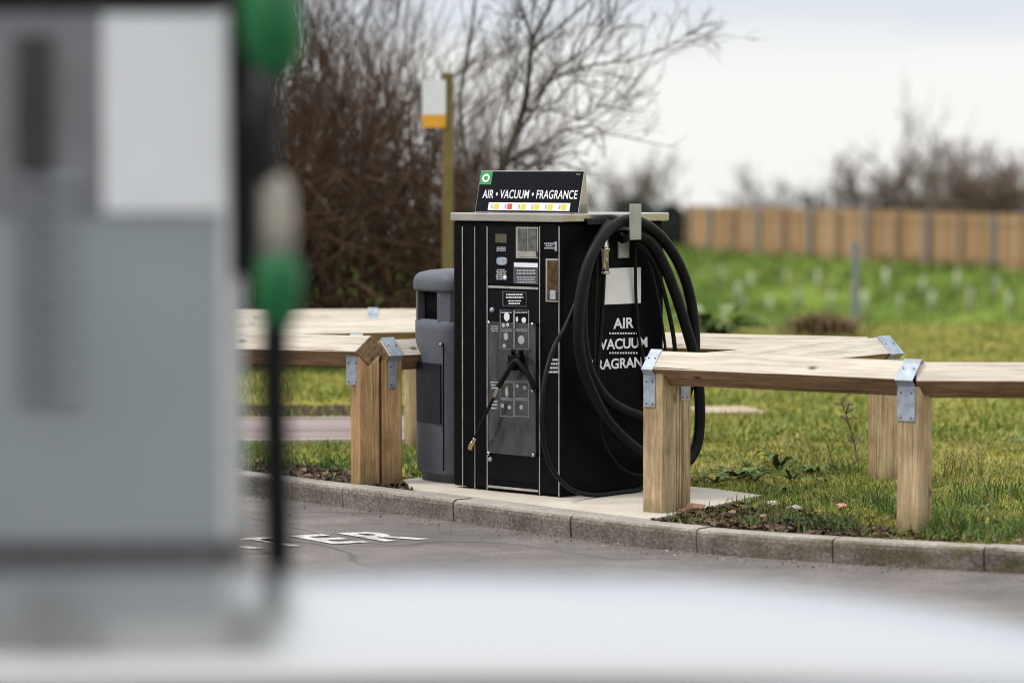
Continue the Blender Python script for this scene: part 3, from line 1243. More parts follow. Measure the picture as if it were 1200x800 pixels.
RT = 0.0285
make_hose('vacuum_hose', [
    (712, 262, 0.03), (708, 271, 0.06), (697, 290, 0.085), (687, 320, 0.10), (682, 360, 0.105), (684, 405, 0.10), (693, 440, 0.10), (712, 468, 0.10), (740, 484, 0.10), (772, 490, 0.10),
    (800, 470, 0.09), (812, 430, 0.09), (814, 390, 0.085), (808, 345, 0.085), (795, 308, 0.085), (775, 278, 0.09), (752, 261, 0.10), (735, 258, 0.10), (715, 268, 0.11), (700, 287, 0.125),
    (688, 312, 0.13), (680, 350, 0.13), (678, 395, 0.13), (683, 430, 0.13), (692, 455, 0.13), (708, 487, 0.13), (730, 512, 0.13), (756, 532, 0.125), (785, 545, 0.12), (806, 540, 0.12),
    (818, 515, 0.12), (820, 470, 0.12), (815, 425, 0.115), (803, 380, 0.11), (790, 340, 0.10), (777, 308, 0.09), (762, 284, 0.085), (745, 275, 0.085), (728, 279, 0.08)],
    RT, 'thick ribbed black vacuum hose coiled in loops over the metal hook', 'hose', ribbed=True, n=14)
make_hose('air_hose', [
    (640, 372, -0.0), (655, 397, 0.05), (643, 425, 0.11), (636, 460, 0.13), (634, 497, 0.135), (645, 545, 0.13), (668, 571, 0.12), (698, 583.5, 0.11), (727, 582, 0.10), (754, 569, 0.10), (775, 540, 0.10),
    (786, 490, 0.10), (790, 440, 0.09), (788, 400, 0.08), (778, 350, 0.07), (767, 310, 0.065), (752, 288, 0.07), (742, 282, 0.075)],
    0.0115, 'thin black air hose looping down to the slab beside the machine', 'hose') if False else None
# air line: leaves the lower door, hangs in front of the corner, rises behind the vacuum hose to the hook
ah = [(626, 452, 0.03, 'f'), (633, 500, 0.06, 'f')]


def fw(px, py, off):
    x, z = front(px, py, off)
    return MW @ Vector((x, -HW - off, z))


make_hose('air_hose', [fw(672, 372, -0.33) * 0 + hose_pts([(684, 312, 0.05)])[0]] + hose_pts([(676, 350, 0.075), (663, 382, 0.085), (650, 405, 0.10), (640, 437, 0.115), (635.5, 470, 0.125), (636, 510, 0.13), (646, 547, 0.125),
                                                                           (669, 573, 0.12), (698, 584, 0.11), (727, 582.5, 0.10), (753, 571, 0.10), (776, 545, 0.10), (788, 500, 0.095), (792, 450, 0.085), (790, 400, 0.08),
                                                                           (780, 350, 0.075), (768, 312, 0.07), (754, 290, 0.07), (744, 283, 0.07)]),
          0.0118, 'slim black air hose hanging in one long loop down to the slab', 'hose', world=True, n=10)
make_hose('fragrance_hose', [(700, 300, 0.03), (697, 380, 0.05), (697, 440, 0.06), (700, 475, 0.065), (708, 518, 0.065), (727, 547, 0.065), (752, 557, 0.065), (772, 545, 0.06), (781, 505, 0.06), (782, 440, 0.06), (776, 380, 0.06), (764, 320, 0.055), (752, 292, 0.06), (745, 290, 0.065)],
          0.0075, 'thinnest black hose hanging inside the vacuum hose loops against the machine', 'hose', n=8)
make_hose('power_cable', [(744, 282, 0.06), (744.5, 300, 0.04), (745, 340, 0.02), (747, 380, 0.015), (750, 402, 0.015), (755, 430, 0.015), (757, 470, 0.015)],
          0.008, 'short black cable hanging down across the blank notice from the hook', 'cable', n=8)
make_hose('vacuum_wand', [(708, 319, 0.045), (706.5, 350, 0.045), (704, 390, 0.045), (701, 425, 0.05), (699, 445, 0.05)],
          0.0105, 'straight black wand hanging under the chrome tube on the machine', 'wand', n=10)

# tyre inflator: hose end hanging in the holder on the front of the cover
infl = empty('tyre_inflator', fw(606, 424, 0.055))
tag(infl, 'black tyre inflator line with brass tip hanging from the holder on the front', 'tyre inflator')
base = infl.location.copy()


def infl_part(name, pts, rad, mat, n=10):
    b = MB()
    b.tube([p - base for p in catmull(pts, 6)], rad, n)
    return b.build(name, M[mat], infl)


infl_part('line', [fw(626, 456, 0.04), fw(620, 441, 0.055), (fw(612, 430, 0.07)), fw(606, 423, 0.075), fw(600, 427, 0.08), fw(592, 440, 0.085), fw(584, 453, 0.09)], 0.0135, 'rubber')
infl_part('coupling', [fw(584.5, 453, 0.09), fw(579, 465, 0.092)], 0.0085, 'steel')
infl_part('lower_line', [fw(579, 465, 0.092), fw(570, 483, 0.095), fw(561, 503, 0.10), fw(556.5, 514, 0.10)], 0.0085, 'rubber')
infl_part('swivel', [fw(556.8, 513, 0.10), fw(554.5, 519, 0.10)], 0.011, 'steel')
infl_part('valve_tip', [fw(554.6, 518, 0.10), fw(552.5, 521, 0.10), fw(550.8, 526, 0.10)], 0.013, 'brass')

# ------------------------------------------------------------------ litter bin
BC = Vector((-0.252, 16.57, 0.105))
BR = math.atan2(-0.5, -0.86) + PI / 2
binr = empty('litter_bin', BC, BR)
tag(binr, 'dark grey plastic litter bin with domed lid and dark side panel', 'litter bin')


def sq(r, n=40, e=5.0):
    out = []
    for k in range(n):
        a = 2 * PI * (k + 0.5) / n
        c, s = math.cos(a), math.sin(a)
        rr = r / ((abs(c) ** e + abs(s) ** e) ** (1 / e))
        out.append((rr * c, rr * s))
    return out


def ring_body(b, levels, e=4.2, mi=0, capb=True, capt=True, n=48):
    vs, fs = [], []
    for r, z in levels:
        vs += [(x, y, z) for x, y in sq(r, n, e)]
    for i in range(len(levels) - 1):
        for k in range(n):
            a, c = i * n + k, i * n + (k + 1) % n
            fs.append((a, c, c + n, a + n))
    if capb:
        fs.append(tuple(range(n - 1, -1, -1)))
    if capt:
        fs.append(tuple(range(len(vs) - n, len(vs))))
    b.add(vs, fs, mi, True)


BH = 1.115
b = MB()
ring_body(b, [(0.188, 0.0), (0.19, 0.05), (0.208, 0.055), (0.211, 0.065), (0.214, 0.30), (0.216, 0.55), (0.218, 0.80), (0.218, 0.845), (0.205, 0.855)])
b.build('body', M['bin_grey'], binr)
b = MB()
ring_body(b, [(0.178, 0.85), (0.178, 1.02)], capb=True)
b.build('throat', M['dark'], binr)
b = MB()
ring_body(b, [(0.205, 0.998), (0.224, 1.002), (0.227, 1.015), (0.226, 1.05), (0.219, 1.075), (0.20, 1.094), (0.15, 1.108), (0.08, 1.115)])
b.build('lid', M['bin_grey'], binr)
# corner pillars carrying the lid between the openings
for sx in (-1, 1):
    for sy in (-1, 1):
        b = MB()
        pts = []
        for a in np.linspace(0, PI / 2, 7):
            e = 4.2
            c, s = math.cos(a) if a < PI / 2 - 1e-6 else 0.0, math.sin(a)
            rr = 0.217 / ((abs(c) ** e + abs(s) ** e) ** (1 / e))
            p = (rr * c, rr * s)
            if p[0] > 0.095 and p[1] > 0.095:
                pts.append(p)
        pts = [(0.217, 0.105)] + pts + [(0.105, 0.217), (0.105, 0.175), (0.165, 0.165), (0.175, 0.105)]
        if sx * sy < 0:
            pts = pts[::-1]
        b.prism([(x * sx, y * sy) for x, y in pts], 0.846, 1.000, lambda a, c, h: (a, c, h))
        b.build('pillar', M['bin_grey'], binr)
# front (local -Y) and right side: dark panel, door seams, lock
b = MB()
b.box((0.012, -0.2155, 0.475), (0.25, 0.006, 0.31))
b.build('notice_panel', M['bin_panel'], binr, bevel=0.001)
b = MB()
b.box((0.165, -0.2125, 0.41), (0.005, 0.006, 0.66))
b.build('door_seam', M['dark'], binr)
b = MB()
b.lathe([(0.010, 0), (0.008, 0.008)], 12, c=(0.145, -0.2165, 0.73), M=Matrix.Rotation(R(90), 3, 'X'))
b.build('door_lock', M['trim'], binr)

# ------------------------------------------------------------------ timber birdsmouth fence
PS, RD = 0.115, 0.1155            # post side, rail side
HD = RD / math.sqrt(2)


def post(parent, p, ang, mat='post_wood', apex=0.765, zb=None):
    """square post with a V notch on top; rail runs along local x"""
    z0 = -0.08
    top = apex - HD - 0.024 + 0.0
    h = PS / 2
    prof = [(-h, z0), (h, z0), (h, top), (0, top - h), (-h, top)]
    b = MB()
    b.prism(prof, -h, h, lambda a, c, hh: (hh, a, c))
    o = b.build('post', M[mat], parent, bevel=0.005)
    o.location = p
    o.rotation_euler = (random.uniform(-.006, .006), random.uniform(-.006, .006), ang)
    return o


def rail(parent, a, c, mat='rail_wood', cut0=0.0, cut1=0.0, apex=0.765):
    """square rail set on its corner from a to c (ground points); cut = mitre (m of skew)"""
    d = c - a
    ln = d.length
    ang = math.atan2(d.y, d.x)
    zc = apex - HD
    b = MB()
    n = 10
    vs, fs = [], []
    for k in range(n + 1):
        x = -ln / 2 + ln * k / n
        w = 0.0009 * math.sin(k * 1.3 + ln * 7)
        for (yy, zz) in ((0, HD), (HD, 0), (0, -HD), (-HD, 0)):
            sk = (cut0 * yy / HD if k == 0 else 0) + (cut1 * yy / HD if k == n else 0)
            vs.append((x + sk, yy + w, zz + w * 0.6))
    for k in range(n):
        for j in range(4):
            q = k * 4 + j
            r_ = k * 4 + (j + 1) % 4
            fs.append((q, r_, r_ + 4, q + 4))
    fs.append((0, 1, 2, 3)[::-1])
    fs.append(tuple(range(len(vs) - 4, len(vs))))
    b.add(vs, [f[::-1] for f in fs])
    o = b.build('rail', M[mat], parent, bevel=0.004)
    m = (a + c) / 2
    o.location = (m.x, m.y, m.z + zc)
    o.rotation_euler = (0, 0, ang)
    return o


def strap(parent, p, ang, apex=0.765, drop=0.15, w=0.062, shift=0.0, both=True, post_ang=None):
    """galvanised strap folded over the rail and screwed down the post; local x along the rail"""
    zc = apex - HD
    t = 0.003
    b = MB()
    e = HD + t * 1.4
    prof_o = [(-e, zc - 0.012), (0, zc + e), (e, zc - 0.012)]
    prof_i = [(e - t * 1.4, zc - 0.012), (0, zc + HD + 0.0006), (-e + t * 1.4, zc - 0.012)]
    g_ = 0.0022
    b.prism([(-e - .002, zc - 0.004), (0, zc + e + 0.002), (e + .002, zc - 0.004), (HD + g_, zc - 0.004), (0, zc + HD + g_), (-HD - g_, zc - 0.004)],
            -w / 2 + shift, w / 2 + shift, lambda a, c, h: (h, a, c))
    h = PS / 2
    sides = (-1, 1) if both else (-1,)
    for s in sides:
        ov = HD - h
        # sloping return under the rail's corner to the post face, then flat down the post
        b.prism([(s * (HD + 0.0008), zc - 0.004), (s * (HD + 0.004), zc - 0.004), (s * (h + 0.0045), zc - 0.004 - ov - 0.004), (s * (h + 0.0012), zc - 0.004 - ov - 0.004)][::s],
                -w / 2 + shift, w / 2 + shift, lambda a, c, h_: (h_, a, c))
        b.box((shift, s * (h + 0.0028), zc - ov - 0.008 - drop / 2), (w, 0.0032, drop))
    o = b.build('strap', M['galv'], parent)
    o.location = p
    o.rotation_euler = (0, 0, ang)
    for s in sides:
        for dx in (-w * 0.29, w * 0.29):
            for dz in (0.03, drop - 0.014):
                sb = MB()
                sb.lathe([(0.0042, 0), (0.0034, 0.0025)], 8, c=(shift + dx, s * (h + 0.0044), zc - (HD - h) - 0.008 - dz), M=Matrix.Rotation(R(90) * -s, 3, 'X'))
                sb.build('screw', M['bark_grey'], o)
            n_ = Vector((0, s, 1)).normalized()
            c_ = Vector((shift + dx, s * HD * 0.45, zc + HD * 0.55)) + n_ * 0.0042
            rm = Vector((0, 0, 1)).rotation_difference(n_).to_matrix()
            sb = MB()
            sb.lathe([(0.0042, 0), (0.0034, 0.0025)], 8, c=c_, M=rm)
            sb.build('screw', M['bark_grey'], o)
    return o


def gp(px, py):
    p = at_z(px, py, ZK)
    p.z = 0
    return p


fence = empty('timber_fence', (0.74, 15.0, ZK))
tag(fence, 'low pale timber knee rail fence with galvanised straps around the machine', 'fence')
FO = fence.location.copy()


def loc(v):
    return Vector((v.x - FO.x, v.y - FO.y, 0))


D1 = Vector((0.79, -0.61, 0)).normalized()
B1 = Vector((0.61, 0.79, 0)).normalized()
A1 = math.atan2(D1.y, D1.x)
P1 = Vector((at_d(773, 605, 15.0).x, 15.0, 0))
P1b = P1 + B1 * (PS + 0.004)
P2 = Vector((at_d(1071, 628, 14.22).x, 14.22, 0))
P3 = Vector((P2.x + 1.9, 14.02, 0))
P4 = Vector((at_d(1034, 565, 16.72).x, 16.72, 0))
PH = Vector((0.42, 17.42, 0))
PLa = Vector((at_d(428, 568, 16.42).x, 16.42, 0))
DL = Vector((0.89, 0.46, 0)).normalized()
PLb = PLa + DL * (PS + 0.014)
ALP = math.atan2(-0.89, 0.46)                      # left pair faces (.46,-.89)
L2 = Vector((PLa.x - 1.7, 17.05, 0))

post(fence, loc(P1), A1, apex=0.775)
post(fence, loc(P1b), A1 + PI / 2, apex=0.755)
a12 = math.atan2((P2 - P1).y, (P2 - P1).x)
a23 = math.atan2((P3 - P2).y, (P3 - P2).x)
post(fence, loc(P2), a12 - 0.03, apex=0.765)
post(fence, loc(P3), a23, apex=0.755)
ub = (P4 - P1b).normalized()
aB = math.atan2(ub.y, ub.x)
post(fence, loc(P4), aB, apex=0.755)
u4 = (PH - P4).normalized()
a4 = math.atan2(u4.y, u4.x)
P4b = P4 + u4 * 0.12
ubr = (P2 - P1).normalized()
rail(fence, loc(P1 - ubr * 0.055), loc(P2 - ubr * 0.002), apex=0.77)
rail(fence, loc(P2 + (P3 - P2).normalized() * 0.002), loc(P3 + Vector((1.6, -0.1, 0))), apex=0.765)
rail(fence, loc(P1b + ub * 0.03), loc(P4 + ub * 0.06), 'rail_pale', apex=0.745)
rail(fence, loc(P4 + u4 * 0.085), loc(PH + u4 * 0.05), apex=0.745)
post(fence, loc(PH), a4, apex=0.745)
ua = (PH - PLb).normalized()
aA = math.atan2(ua.y, ua.x)
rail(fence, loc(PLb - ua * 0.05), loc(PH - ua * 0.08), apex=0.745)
post(fence, loc(PLa), ALP, 'post_orange', apex=0.77)
post(fence, loc(PLb), ALP + PI / 2, 'post_orange', apex=0.75)
ul = (L2 - PLa).normalized()
aL = math.atan2(ul.y, ul.x)
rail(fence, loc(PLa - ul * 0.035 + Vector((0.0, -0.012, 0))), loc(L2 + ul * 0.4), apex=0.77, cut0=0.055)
post(fence, loc(L2), aL, 'post_orange', apex=0.77)
strap(fence, loc(P1), a12, apex=0.77, shift=-0.02)
strap(fence, loc(P1b), A1 + PI / 2, apex=0.745, drop=0.10)
strap(fence, loc(P2), a12 - 0.03, apex=0.7705, shift=-0.01, drop=0.155, w=0.09)
strap(fence, loc(P4), aB, apex=0.745, drop=0.10, w=0.14)
strap(fence, loc(PLb), aA, apex=0.75, drop=0.14, w=0.085)
strap(fence, loc(PLa), aL, apex=0.77, drop=0.14, shift=0.045, w=0.07)

# second, farther fence by the path (left)
fence2 = empty('timber_fence', (-1.1, 19.2, ZK))
tag(fence2, 'farther low timber knee rail fence beside the red path, partly behind the bin', 'fence')
FO = fence2.location.copy()
q0 = Vector((at_d(150, 380, 17.9).x - 0.6, 17.8, 0))
q1 = Vector((at_d(500, 380, 18.75).x, 18.75, 0))
q2 = Vector((at_d(180, 363, 19.7).x - 0.8, 19.6, 0))
q3 = Vector((at_d(515, 363, 19.75).x, 19.75, 0))
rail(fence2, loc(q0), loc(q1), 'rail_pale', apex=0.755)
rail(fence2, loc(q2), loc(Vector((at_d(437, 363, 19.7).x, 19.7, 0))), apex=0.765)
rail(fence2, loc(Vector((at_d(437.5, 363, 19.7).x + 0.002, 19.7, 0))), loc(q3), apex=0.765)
for q in (q3 + Vector((-0.06, 0, 0)), q0 + Vector((0.1, 0.02, 0)), q2 + Vector((0.4, 0, 0))):
    post(fence2, loc(q), 0.02, apex=0.755)
qm = Vector((at_d(437, 363, 19.7).x, 19.7, 0))
post(fence2, loc(qm), 0.0, apex=0.765)
post(fence2, loc(q1 + Vector((-0.06, -0.03, 0))), math.atan2(q1.y - q0.y, q1.x - q0.x), apex=0.745)
strap(fence2, loc(qm), 0.0, apex=0.765)

# ------------------------------------------------------------------ painted road lettering
RDIR = Vector((0.90, 0.43, 0)).normalized()
UDIR = Vector((-0.58, 0.81, 0)).normalized()
TM = Matrix((RDIR, UDIR, Vector((0, 0, 1)))).transposed()
end = at_z(498, 630.8, 0.004)
t = text_mesh('road_lettering', 'WATER', M['road_paint'], None, 0.245, (0, 0, 0), Matrix.Identity(3), thick=0.0, bold=0.006, align='RIGHT', sp=1.28)
for v in t.data.vertices:
    p = Vector((v.co.x * 1.6, v.co.y * 2.3, 0.0))
    q = TM @ p
    v.co = Vector((q.x, q.y, 0.0))
t.location = (end.x, end.y, 0.004)
tag(t, 'white painted word WATER on the road beside the kerb', 'road marking')

# ------------------------------------------------------------------ grass, litter, weeds
def blades(name, pts, hmin, hmax, w, mat, lean=0.5, label=None, cat='grass', seg=2):
    n = len(pts)
    pts = np.asarray(pts)
    a = RNG.uniform(0, 2 * PI, n)
    h = RNG.uniform(hmin, hmax, n) * RNG.uniform(0.6, 1.2, n)
    ww = w * RNG.uniform(0.6, 1.4, n)
    ln = RNG.uniform(0.1, lean, n) * h
    la = RNG.uniform(0, 2 * PI, n)
    dx, dy = np.cos(a) * ww / 2, np.sin(a) * ww / 2
    lx, ly = np.cos(la) * ln, np.sin(la) * ln
    V = np.zeros((n, 5, 3))
    V[:, 0] = pts + np.stack([-dx, -dy, np.zeros(n)], 1)
    V[:, 1] = pts + np.stack([dx, dy, np.zeros(n)], 1)
    V[:, 2] = pts + np.stack([dx * .8 + lx * .35, dy * .8 + ly * .35, h * .55], 1)
    V[:, 3] = pts + np.stack([-dx * .8 + lx * .35, -dy * .8 + ly * .35, h * .55], 1)
    V[:, 4] = pts + np.stack([lx, ly, h * (1 - 0.25 * (ln / h))], 1)
    me = bpy.data.meshes.new(name)
    me.vertices.add(n * 5)
    me.vertices.foreach_set('co', V.reshape(-1))
    base = np.arange(n) * 5
    loops = np.stack([base, base + 1, base + 2, base + 3, base + 3, base + 2, base + 4], 1).reshape(-1)
    me.loops.add(len(loops))
    me.loops.foreach_set('vertex_index', loops.astype(np.int32))
    me.polygons.add(n * 2)
    st = np.stack([np.arange(n) * 7, np.arange(n) * 7 + 4], 1).reshape(-1)
    me.polygons.foreach_set('loop_start', st.astype(np.int32))
    me.update(calc_edges=True)
    me.validate()
    me.materials.append(mat)
    o = bpy.data.objects.new(name, me)
    COL.objects.link(o)
    if label:
        tag(o, label, cat, kind='stuff')
    return o


def free(x, y, m=0.0):
    k = kerb_y(x)
    p, d, n = kerb_frame(x)
    if (y - k) * n.y < 0.135 + m:
        return False
    if inside(SLAB, x, y) or inside(PATH, x, y):
        return False
    if abs(x - fp.x) < 0.24 and abs(y - fp.y) < 0.3:
        return False
    return True


near_pts, lush_pts = [], []
for _ in range(230000):
    y = random.uniform(12.6, 19.0)
    x = random.uniform(-0.22 * y - 0.4, 0.27 * y + 0.4)
    if not free(x, y):
        continue
    s_ = soil_at(x, y)
    nn = mnoise.noise((x * 1.3, y * 1.3, 5)) + 0.6 * mnoise.noise((x * 6, y * 6, 1))
    if s_ > 0.25 and random.random() < min(0.985, s_ * 1.05 + nn * 0.7):
        continue
    if random.random() < 0.25 - 0.9 * nn:
        continue
    dist = (y - kerb_y(x))
    lush = 0.75 - dist * 0.5 + 0.7 * mnoise.noise((x * 0.8, y * 0.8, 2))
    if x < 0:
        lush += 0.5
    (lush_pts if random.random() < lush else near_pts).append((x, y, ZK - 0.012))
blades('lawn_grass', near_pts, 0.018, 0.05, 0.0055, M['grass_near'], 1.3, 'short mossy yellow green grass of the lawn behind the kerb')
blades('verge_grass', lush_pts, 0.025, 0.07, 0.0055, M['grass_lush'], 1.2, 'darker green grass along the kerb')
clump, straw = [], []
for _ in range(2600):
    y = random.uniform(13.3, 18.5)
    x = random.uniform(-0.19 * y - 0.2, 0.19 * y + 0.2)
    if not free(x, y, 0.02):
        continue
    dist = (y - kerb_y(x))
    pr = (1.0 if x > 1.75 else (0.12 if x > 0.3 else 0.45)) - 0.26 * dist + 0.9 * mnoise.noise((x * 1.1, y * 1.1, 8))
    if random.random() > pr:
        continue
    rr = random.uniform(0.02, 0.055)
    for _k in range(random.randint(14, 34)):
        q_ = (x + random.gauss(0, rr), y + random.gauss(0, rr), ZK - 0.012)
        if free(q_[0], q_[1], 0.01):
            (straw if random.random() < 0.06 else clump).append(q_)
blades('tall_grass', clump, 0.05, 0.115, 0.0055, M['grass_lush'], 1.0, 'taller tufts of green grass standing in the verge')
for _ in range(2600):
    y = random.uniform(13.3, 19)
    x = random.uniform(0.4, 0.19 * y + 0.2)
    if free(x, y, 0.02):
        straw.append((x, y, ZK - 0.012))
blades('dry_grass', straw, 0.03, 0.10, 0.0045, M['straw'], 1.8, 'dry straw coloured blades scattered through the verge')
mid = []
for _ in range(125000):
    y = 19 + 15 * random.random() ** 1.3
    x = random.uniform(-0.24 * y - 0.5, 0.28 * y + 0.5)
    if not free(x, y) or (x < 1 and 20.7 < y < 22.2 and random.random() < 0.85):
        continue
    mid.append((x, y, zg(x, y)))
blades('field_grass', mid, 0.03, 0.07, 0.011, M['grass_near'], 1.3, 'rough yellow green grass of the field farther back')
bank = []
for _ in range(26000):
    x = random.uniform(-2, 19)
    y = random.uniform(62, 116)
    if y > fence_y(x) - 0.6:
        continue
    if mnoise.noise((x * 0.5, y * 0.25, 9)) + random.uniform(-.5, .5) < 0.05:
        continue
    bank.append((x, y, zg(x, y)))
blades('bank_grass', bank, 0.12, 0.34, 0.10, M['grass_bank'], 1.0, 'lush bright green grass on the bank below the board fence')

# leaf litter and bark chips: flat crumpled flakes
lit = []
for _ in range(26000):
    y = random.uniform(13.4, 18.2)
    x = random.uniform(-3.2, 2.6)
    if not free(x, y, 0.0):
        continue
    s = soil_at(x, y)
    if random.random() < (s - 0.12) * 1.2:
        lit.append((x, y, ZK - 0.01 + random.random() * 0.012))


for _ in range(9000):
    x = random.gauss(1.05, 0.42)
    k_, d_, n__ = kerb_frame(x)
    y = k_.y + abs(random.gauss(0, 0.42)) + 0.14
    if free(x, y, 0.0) and random.random() < 0.5 + mnoise.noise((x * 3, y * 3, 4)):
        lit.append((x, y, ZK - 0.008 + random.random() * 0.014))
for _ in range(1500):
    x = random.gauss(2.4, 0.6)
    k_, d_, n__ = kerb_frame(x)
    y = k_.y + abs(random.gauss(0, 0.3)) + 0.14
    if free(x, y, 0.0) and random.random() < 0.5 + mnoise.noise((x * 3, y * 3, 4)):
        lit.append((x, y, ZK - 0.006 + random.random() * 0.02))


def flakes(name, pts, smin, smax, mat, label):
    b = MB()
    for (x, y, z) in pts:
        s = random.uniform(smin, smax) * random.uniform(0.6, 1.3)
        rot = Matrix.Rotation(random.uniform(0, 6.28), 3, 'Z') @ Matrix.Rotation(random.uniform(-.7, .7), 3, 'X') @ Matrix.Rotation(random.uniform(-.5, .5), 3, 'Y')
        c = Vector((x, y, z))
        w = s * random.uniform(0.35, 0.8)
        vs = [c + rot @ Vector(v) for v in ((-s / 2, 0, 0), (0, -w / 2, s * .12), (s / 2, 0, 0.0), (0, w / 2, s * .08))]
        b.add(vs, [(0, 1, 2), (0, 2, 3)])
    o = b.build(name, mat)
    tag(o, label, 'leaf litter', kind='stuff')
    return o


flakes('leaf_litter', lit, 0.018, 0.052, M['litter'], 'brown bark chips and dead leaves scattered on the soil by the kerb')


grit = []
for _ in range(2600):
    x = random.uniform(-2.2, 3.0)
    k_, d_, n__ = kerb_frame(x)
    q_ = k_ - n__ * (abs(random.gauss(0, 0.16)) + 0.004)
    if random.random() < 0.55 + 0.9 * mnoise.noise((x * 2.2, 0, 3)):
        grit.append((q_.x, q_.y, 0.003 + random.random() * 0.004))
flakes('road_grit', grit, 0.006, 0.017, grass_mat('grit_bits', [(0.1, (0.06, 0.045, 0.035)), (0.5, (0.20, 0.15, 0.115)), (0.9, (0.42, 0.33, 0.25))]), 'sandy grit and crumbs gathered on the road along the kerb')


def clod(name, px, py, r, mat, label, group=None, flat=0.5):
    p = at_z(px, py, ZK)
    bm = bmesh.new()
    bmesh.ops.create_icosphere(bm, subdivisions=2, radius=1)
    sd = random.uniform(0, 50)
    for v in bm.verts:
        k = 0.75 + 0.55 * mnoise.noise(v.co * 1.4 + Vector((sd, 0, 0)))
        v.co = Vector((v.co.x * r * 1.4 * k, v.co.y * r * k, v.co.z * r * flat * k + r * flat * 0.9))
    me = bpy.data.meshes.new(name)
    bm.to_mesh(me)
    bm.free()
    me.materials.append(mat)
    o = bpy.data.objects.new(name, me)
    COL.objects.link(o)
    o.location = p
    o.rotation_euler = (0, 0, random.uniform(0, 6))
    tag(o, label, 'stone', group)
    return o


for px, py, r, m_, lb in ((814, 600, 0.05, 'brick', 'largest orange brick fragment, lying at the foot of the corner post'),
                          (801, 601, 0.028, 'brick', 'brick chip tight against the foot of the corner post'),
                          (858, 602, 0.022, 'brick', 'dull red brick piece on the soil beside the slab'),
                          (931, 599, 0.036, 'pebble', 'pale grey stone lying in the grass behind the kerb'),
                          (986, 596, 0.034, 'brick', 'orange brick fragment near the second post from the machine'),
                          (905, 592, 0.03, 'pebble', 'small buff stone near the end of the slab'),
                          (895, 607, 0.024, 'brick', 'brown brick lump just behind the kerb'),
                          (262 + 300, 9999, 0, '', '')):
    if r:
        clod('stone', px, py, r, M[m_], lb)


def weed(px, py, r, n, label, mat='weed', up=0.45, cat='weed', d=None):
    p = at_z(px, py, ZK - 0.012) if d is None else d
    b = MB()
    for k in range(n):
        a = 2 * PI * k / n + random.uniform(-.4, .4)
        ln = r * random.uniform(0.6, 1.15)
        rise = up * random.uniform(0.4, 1.3)
        w = ln * random.uniform(0.16, 0.28)
        ca, sa = math.cos(a), math.sin(a)
        m = 6
        vs, fs = [], []
        for i in range(m + 1):
            t = i / m
            q = Vector((ca * ln * t, sa * ln * t, ln * (rise * t * 2 - rise * 1.5 * t * t) + 0.004))
            ww = w * math.sin(PI * min(1, 0.08 + t * 0.92)) * (1.0 + (0.35 if i % 2 else -0.25))
            sd = Vector((-sa, ca, 0)) * ww * 0.5
            vs += [q - sd + Vector((0, 0, ww * .15)), q, q + sd + Vector((0, 0, ww * .15))]
        for i in range(m):
            for j in (0, 1):
                c = i * 3 + j
                fs.append((c, c + 1, c + 4, c + 3))
        b.add(vs, fs, 0, True)
    o = b.build('weed', M[mat])
    o.location = p
    tag(o, label, cat)
    return o


weed(912, 553, 0.17, 16, 'large leafy weed with upright leaves between the machine and the middle post', up=0.75)
weed(868, 562, 0.20, 20, 'spreading grey green thistle rosette behind the end of the slab', up=0.35)
weed(838, 568, 0.14, 16, 'small grey green weed close to the corner post')
weed(955, 558, 0.16, 14, 'low ragged dark weed rosette left of the second post', up=0.4)
weed(1150, 600, 0.09, 10, 'small weed in the dark grass near the right edge')
weed(985, 590, 0.08, 10, 'tiny weed in the verge beside the second post')
weed(1196, 520, 0.10, 12, 'pale leafy weed at the right edge of the lawn')
for (px, py, r_) in ((852, 556, .11), (884, 566, .12), (900, 572, .09), (928, 566, .12), (942, 573, .08), (965, 566, .10), (826, 558, .09), (875, 549, .10), (920, 580, .07), (890, 556, .09)):
    w_ = weed(px, py, r_, random.randint(9, 15), 'ragged small weed in the weedy patch behind the slab end', up=random.uniform(0.3, 0.9))
    w_['group'] = 'small weeds behind the slab'
p = at_z(835, 392, ZK)
weed(835, 392, 0.55, 30, 'bushy green nettle clump on the field edge right of the machine', up=0.7, d=Vector((p.x, min(p.y, 30.5), ZK - 0.02)))

# dead stalk plant
st = at_z(1006, 545, ZK)
dead = empty('dead_stalk', st)
tag(dead, 'leaning dead brown weed stalk with side shoots in front of the back post', 'dead plant')
b = MB()
tip = at_d(984, 466, st.y) - st
main = [Vector((0, 0, 0)), tip * 0.3 + Vector((0.01, 0, 0)), tip * 0.65 + Vector((0.012, 0, 0)), tip]
b.tube(catmull(main, 5), [0.006 * (1 - 0.6 * k / 15) for k in range(16)], 5)
for k in range(22):
    t_ = random.uniform(0.25, 0.98)
    s_ = tip * t_ + Vector((0.01, 0, 0))
    e_ = s_ + Vector((random.uniform(-.07, .06), random.uniform(-.05, .05), random.uniform(0.0, 0.07)))
    b.tube([s_, (s_ + e_) / 2 + Vector((0, 0, .008)), e_], [0.0028, 0.0025, 0.0045], 4)
b.build('stalk', M['twig_red'], dead)
b = MB()
for k in range(26):
    a0 = Vector((random.uniform(-.5, -.02), random.uniform(-.15, .15), 0))
    e0 = a0 + Vector((random.uniform(-.22, .12), random.uniform(-.1, .1), random.uniform(0.06, 0.26)))
    b.tube([a0, (a0 + e0) / 2 + Vector((.01, 0, .03)), e0], [0.0022, 0.002, 0.001], 4)
b.build('dry_stems', M['straw'], dead)
st2 = at_z(1128, 558, ZK)
b = MB()
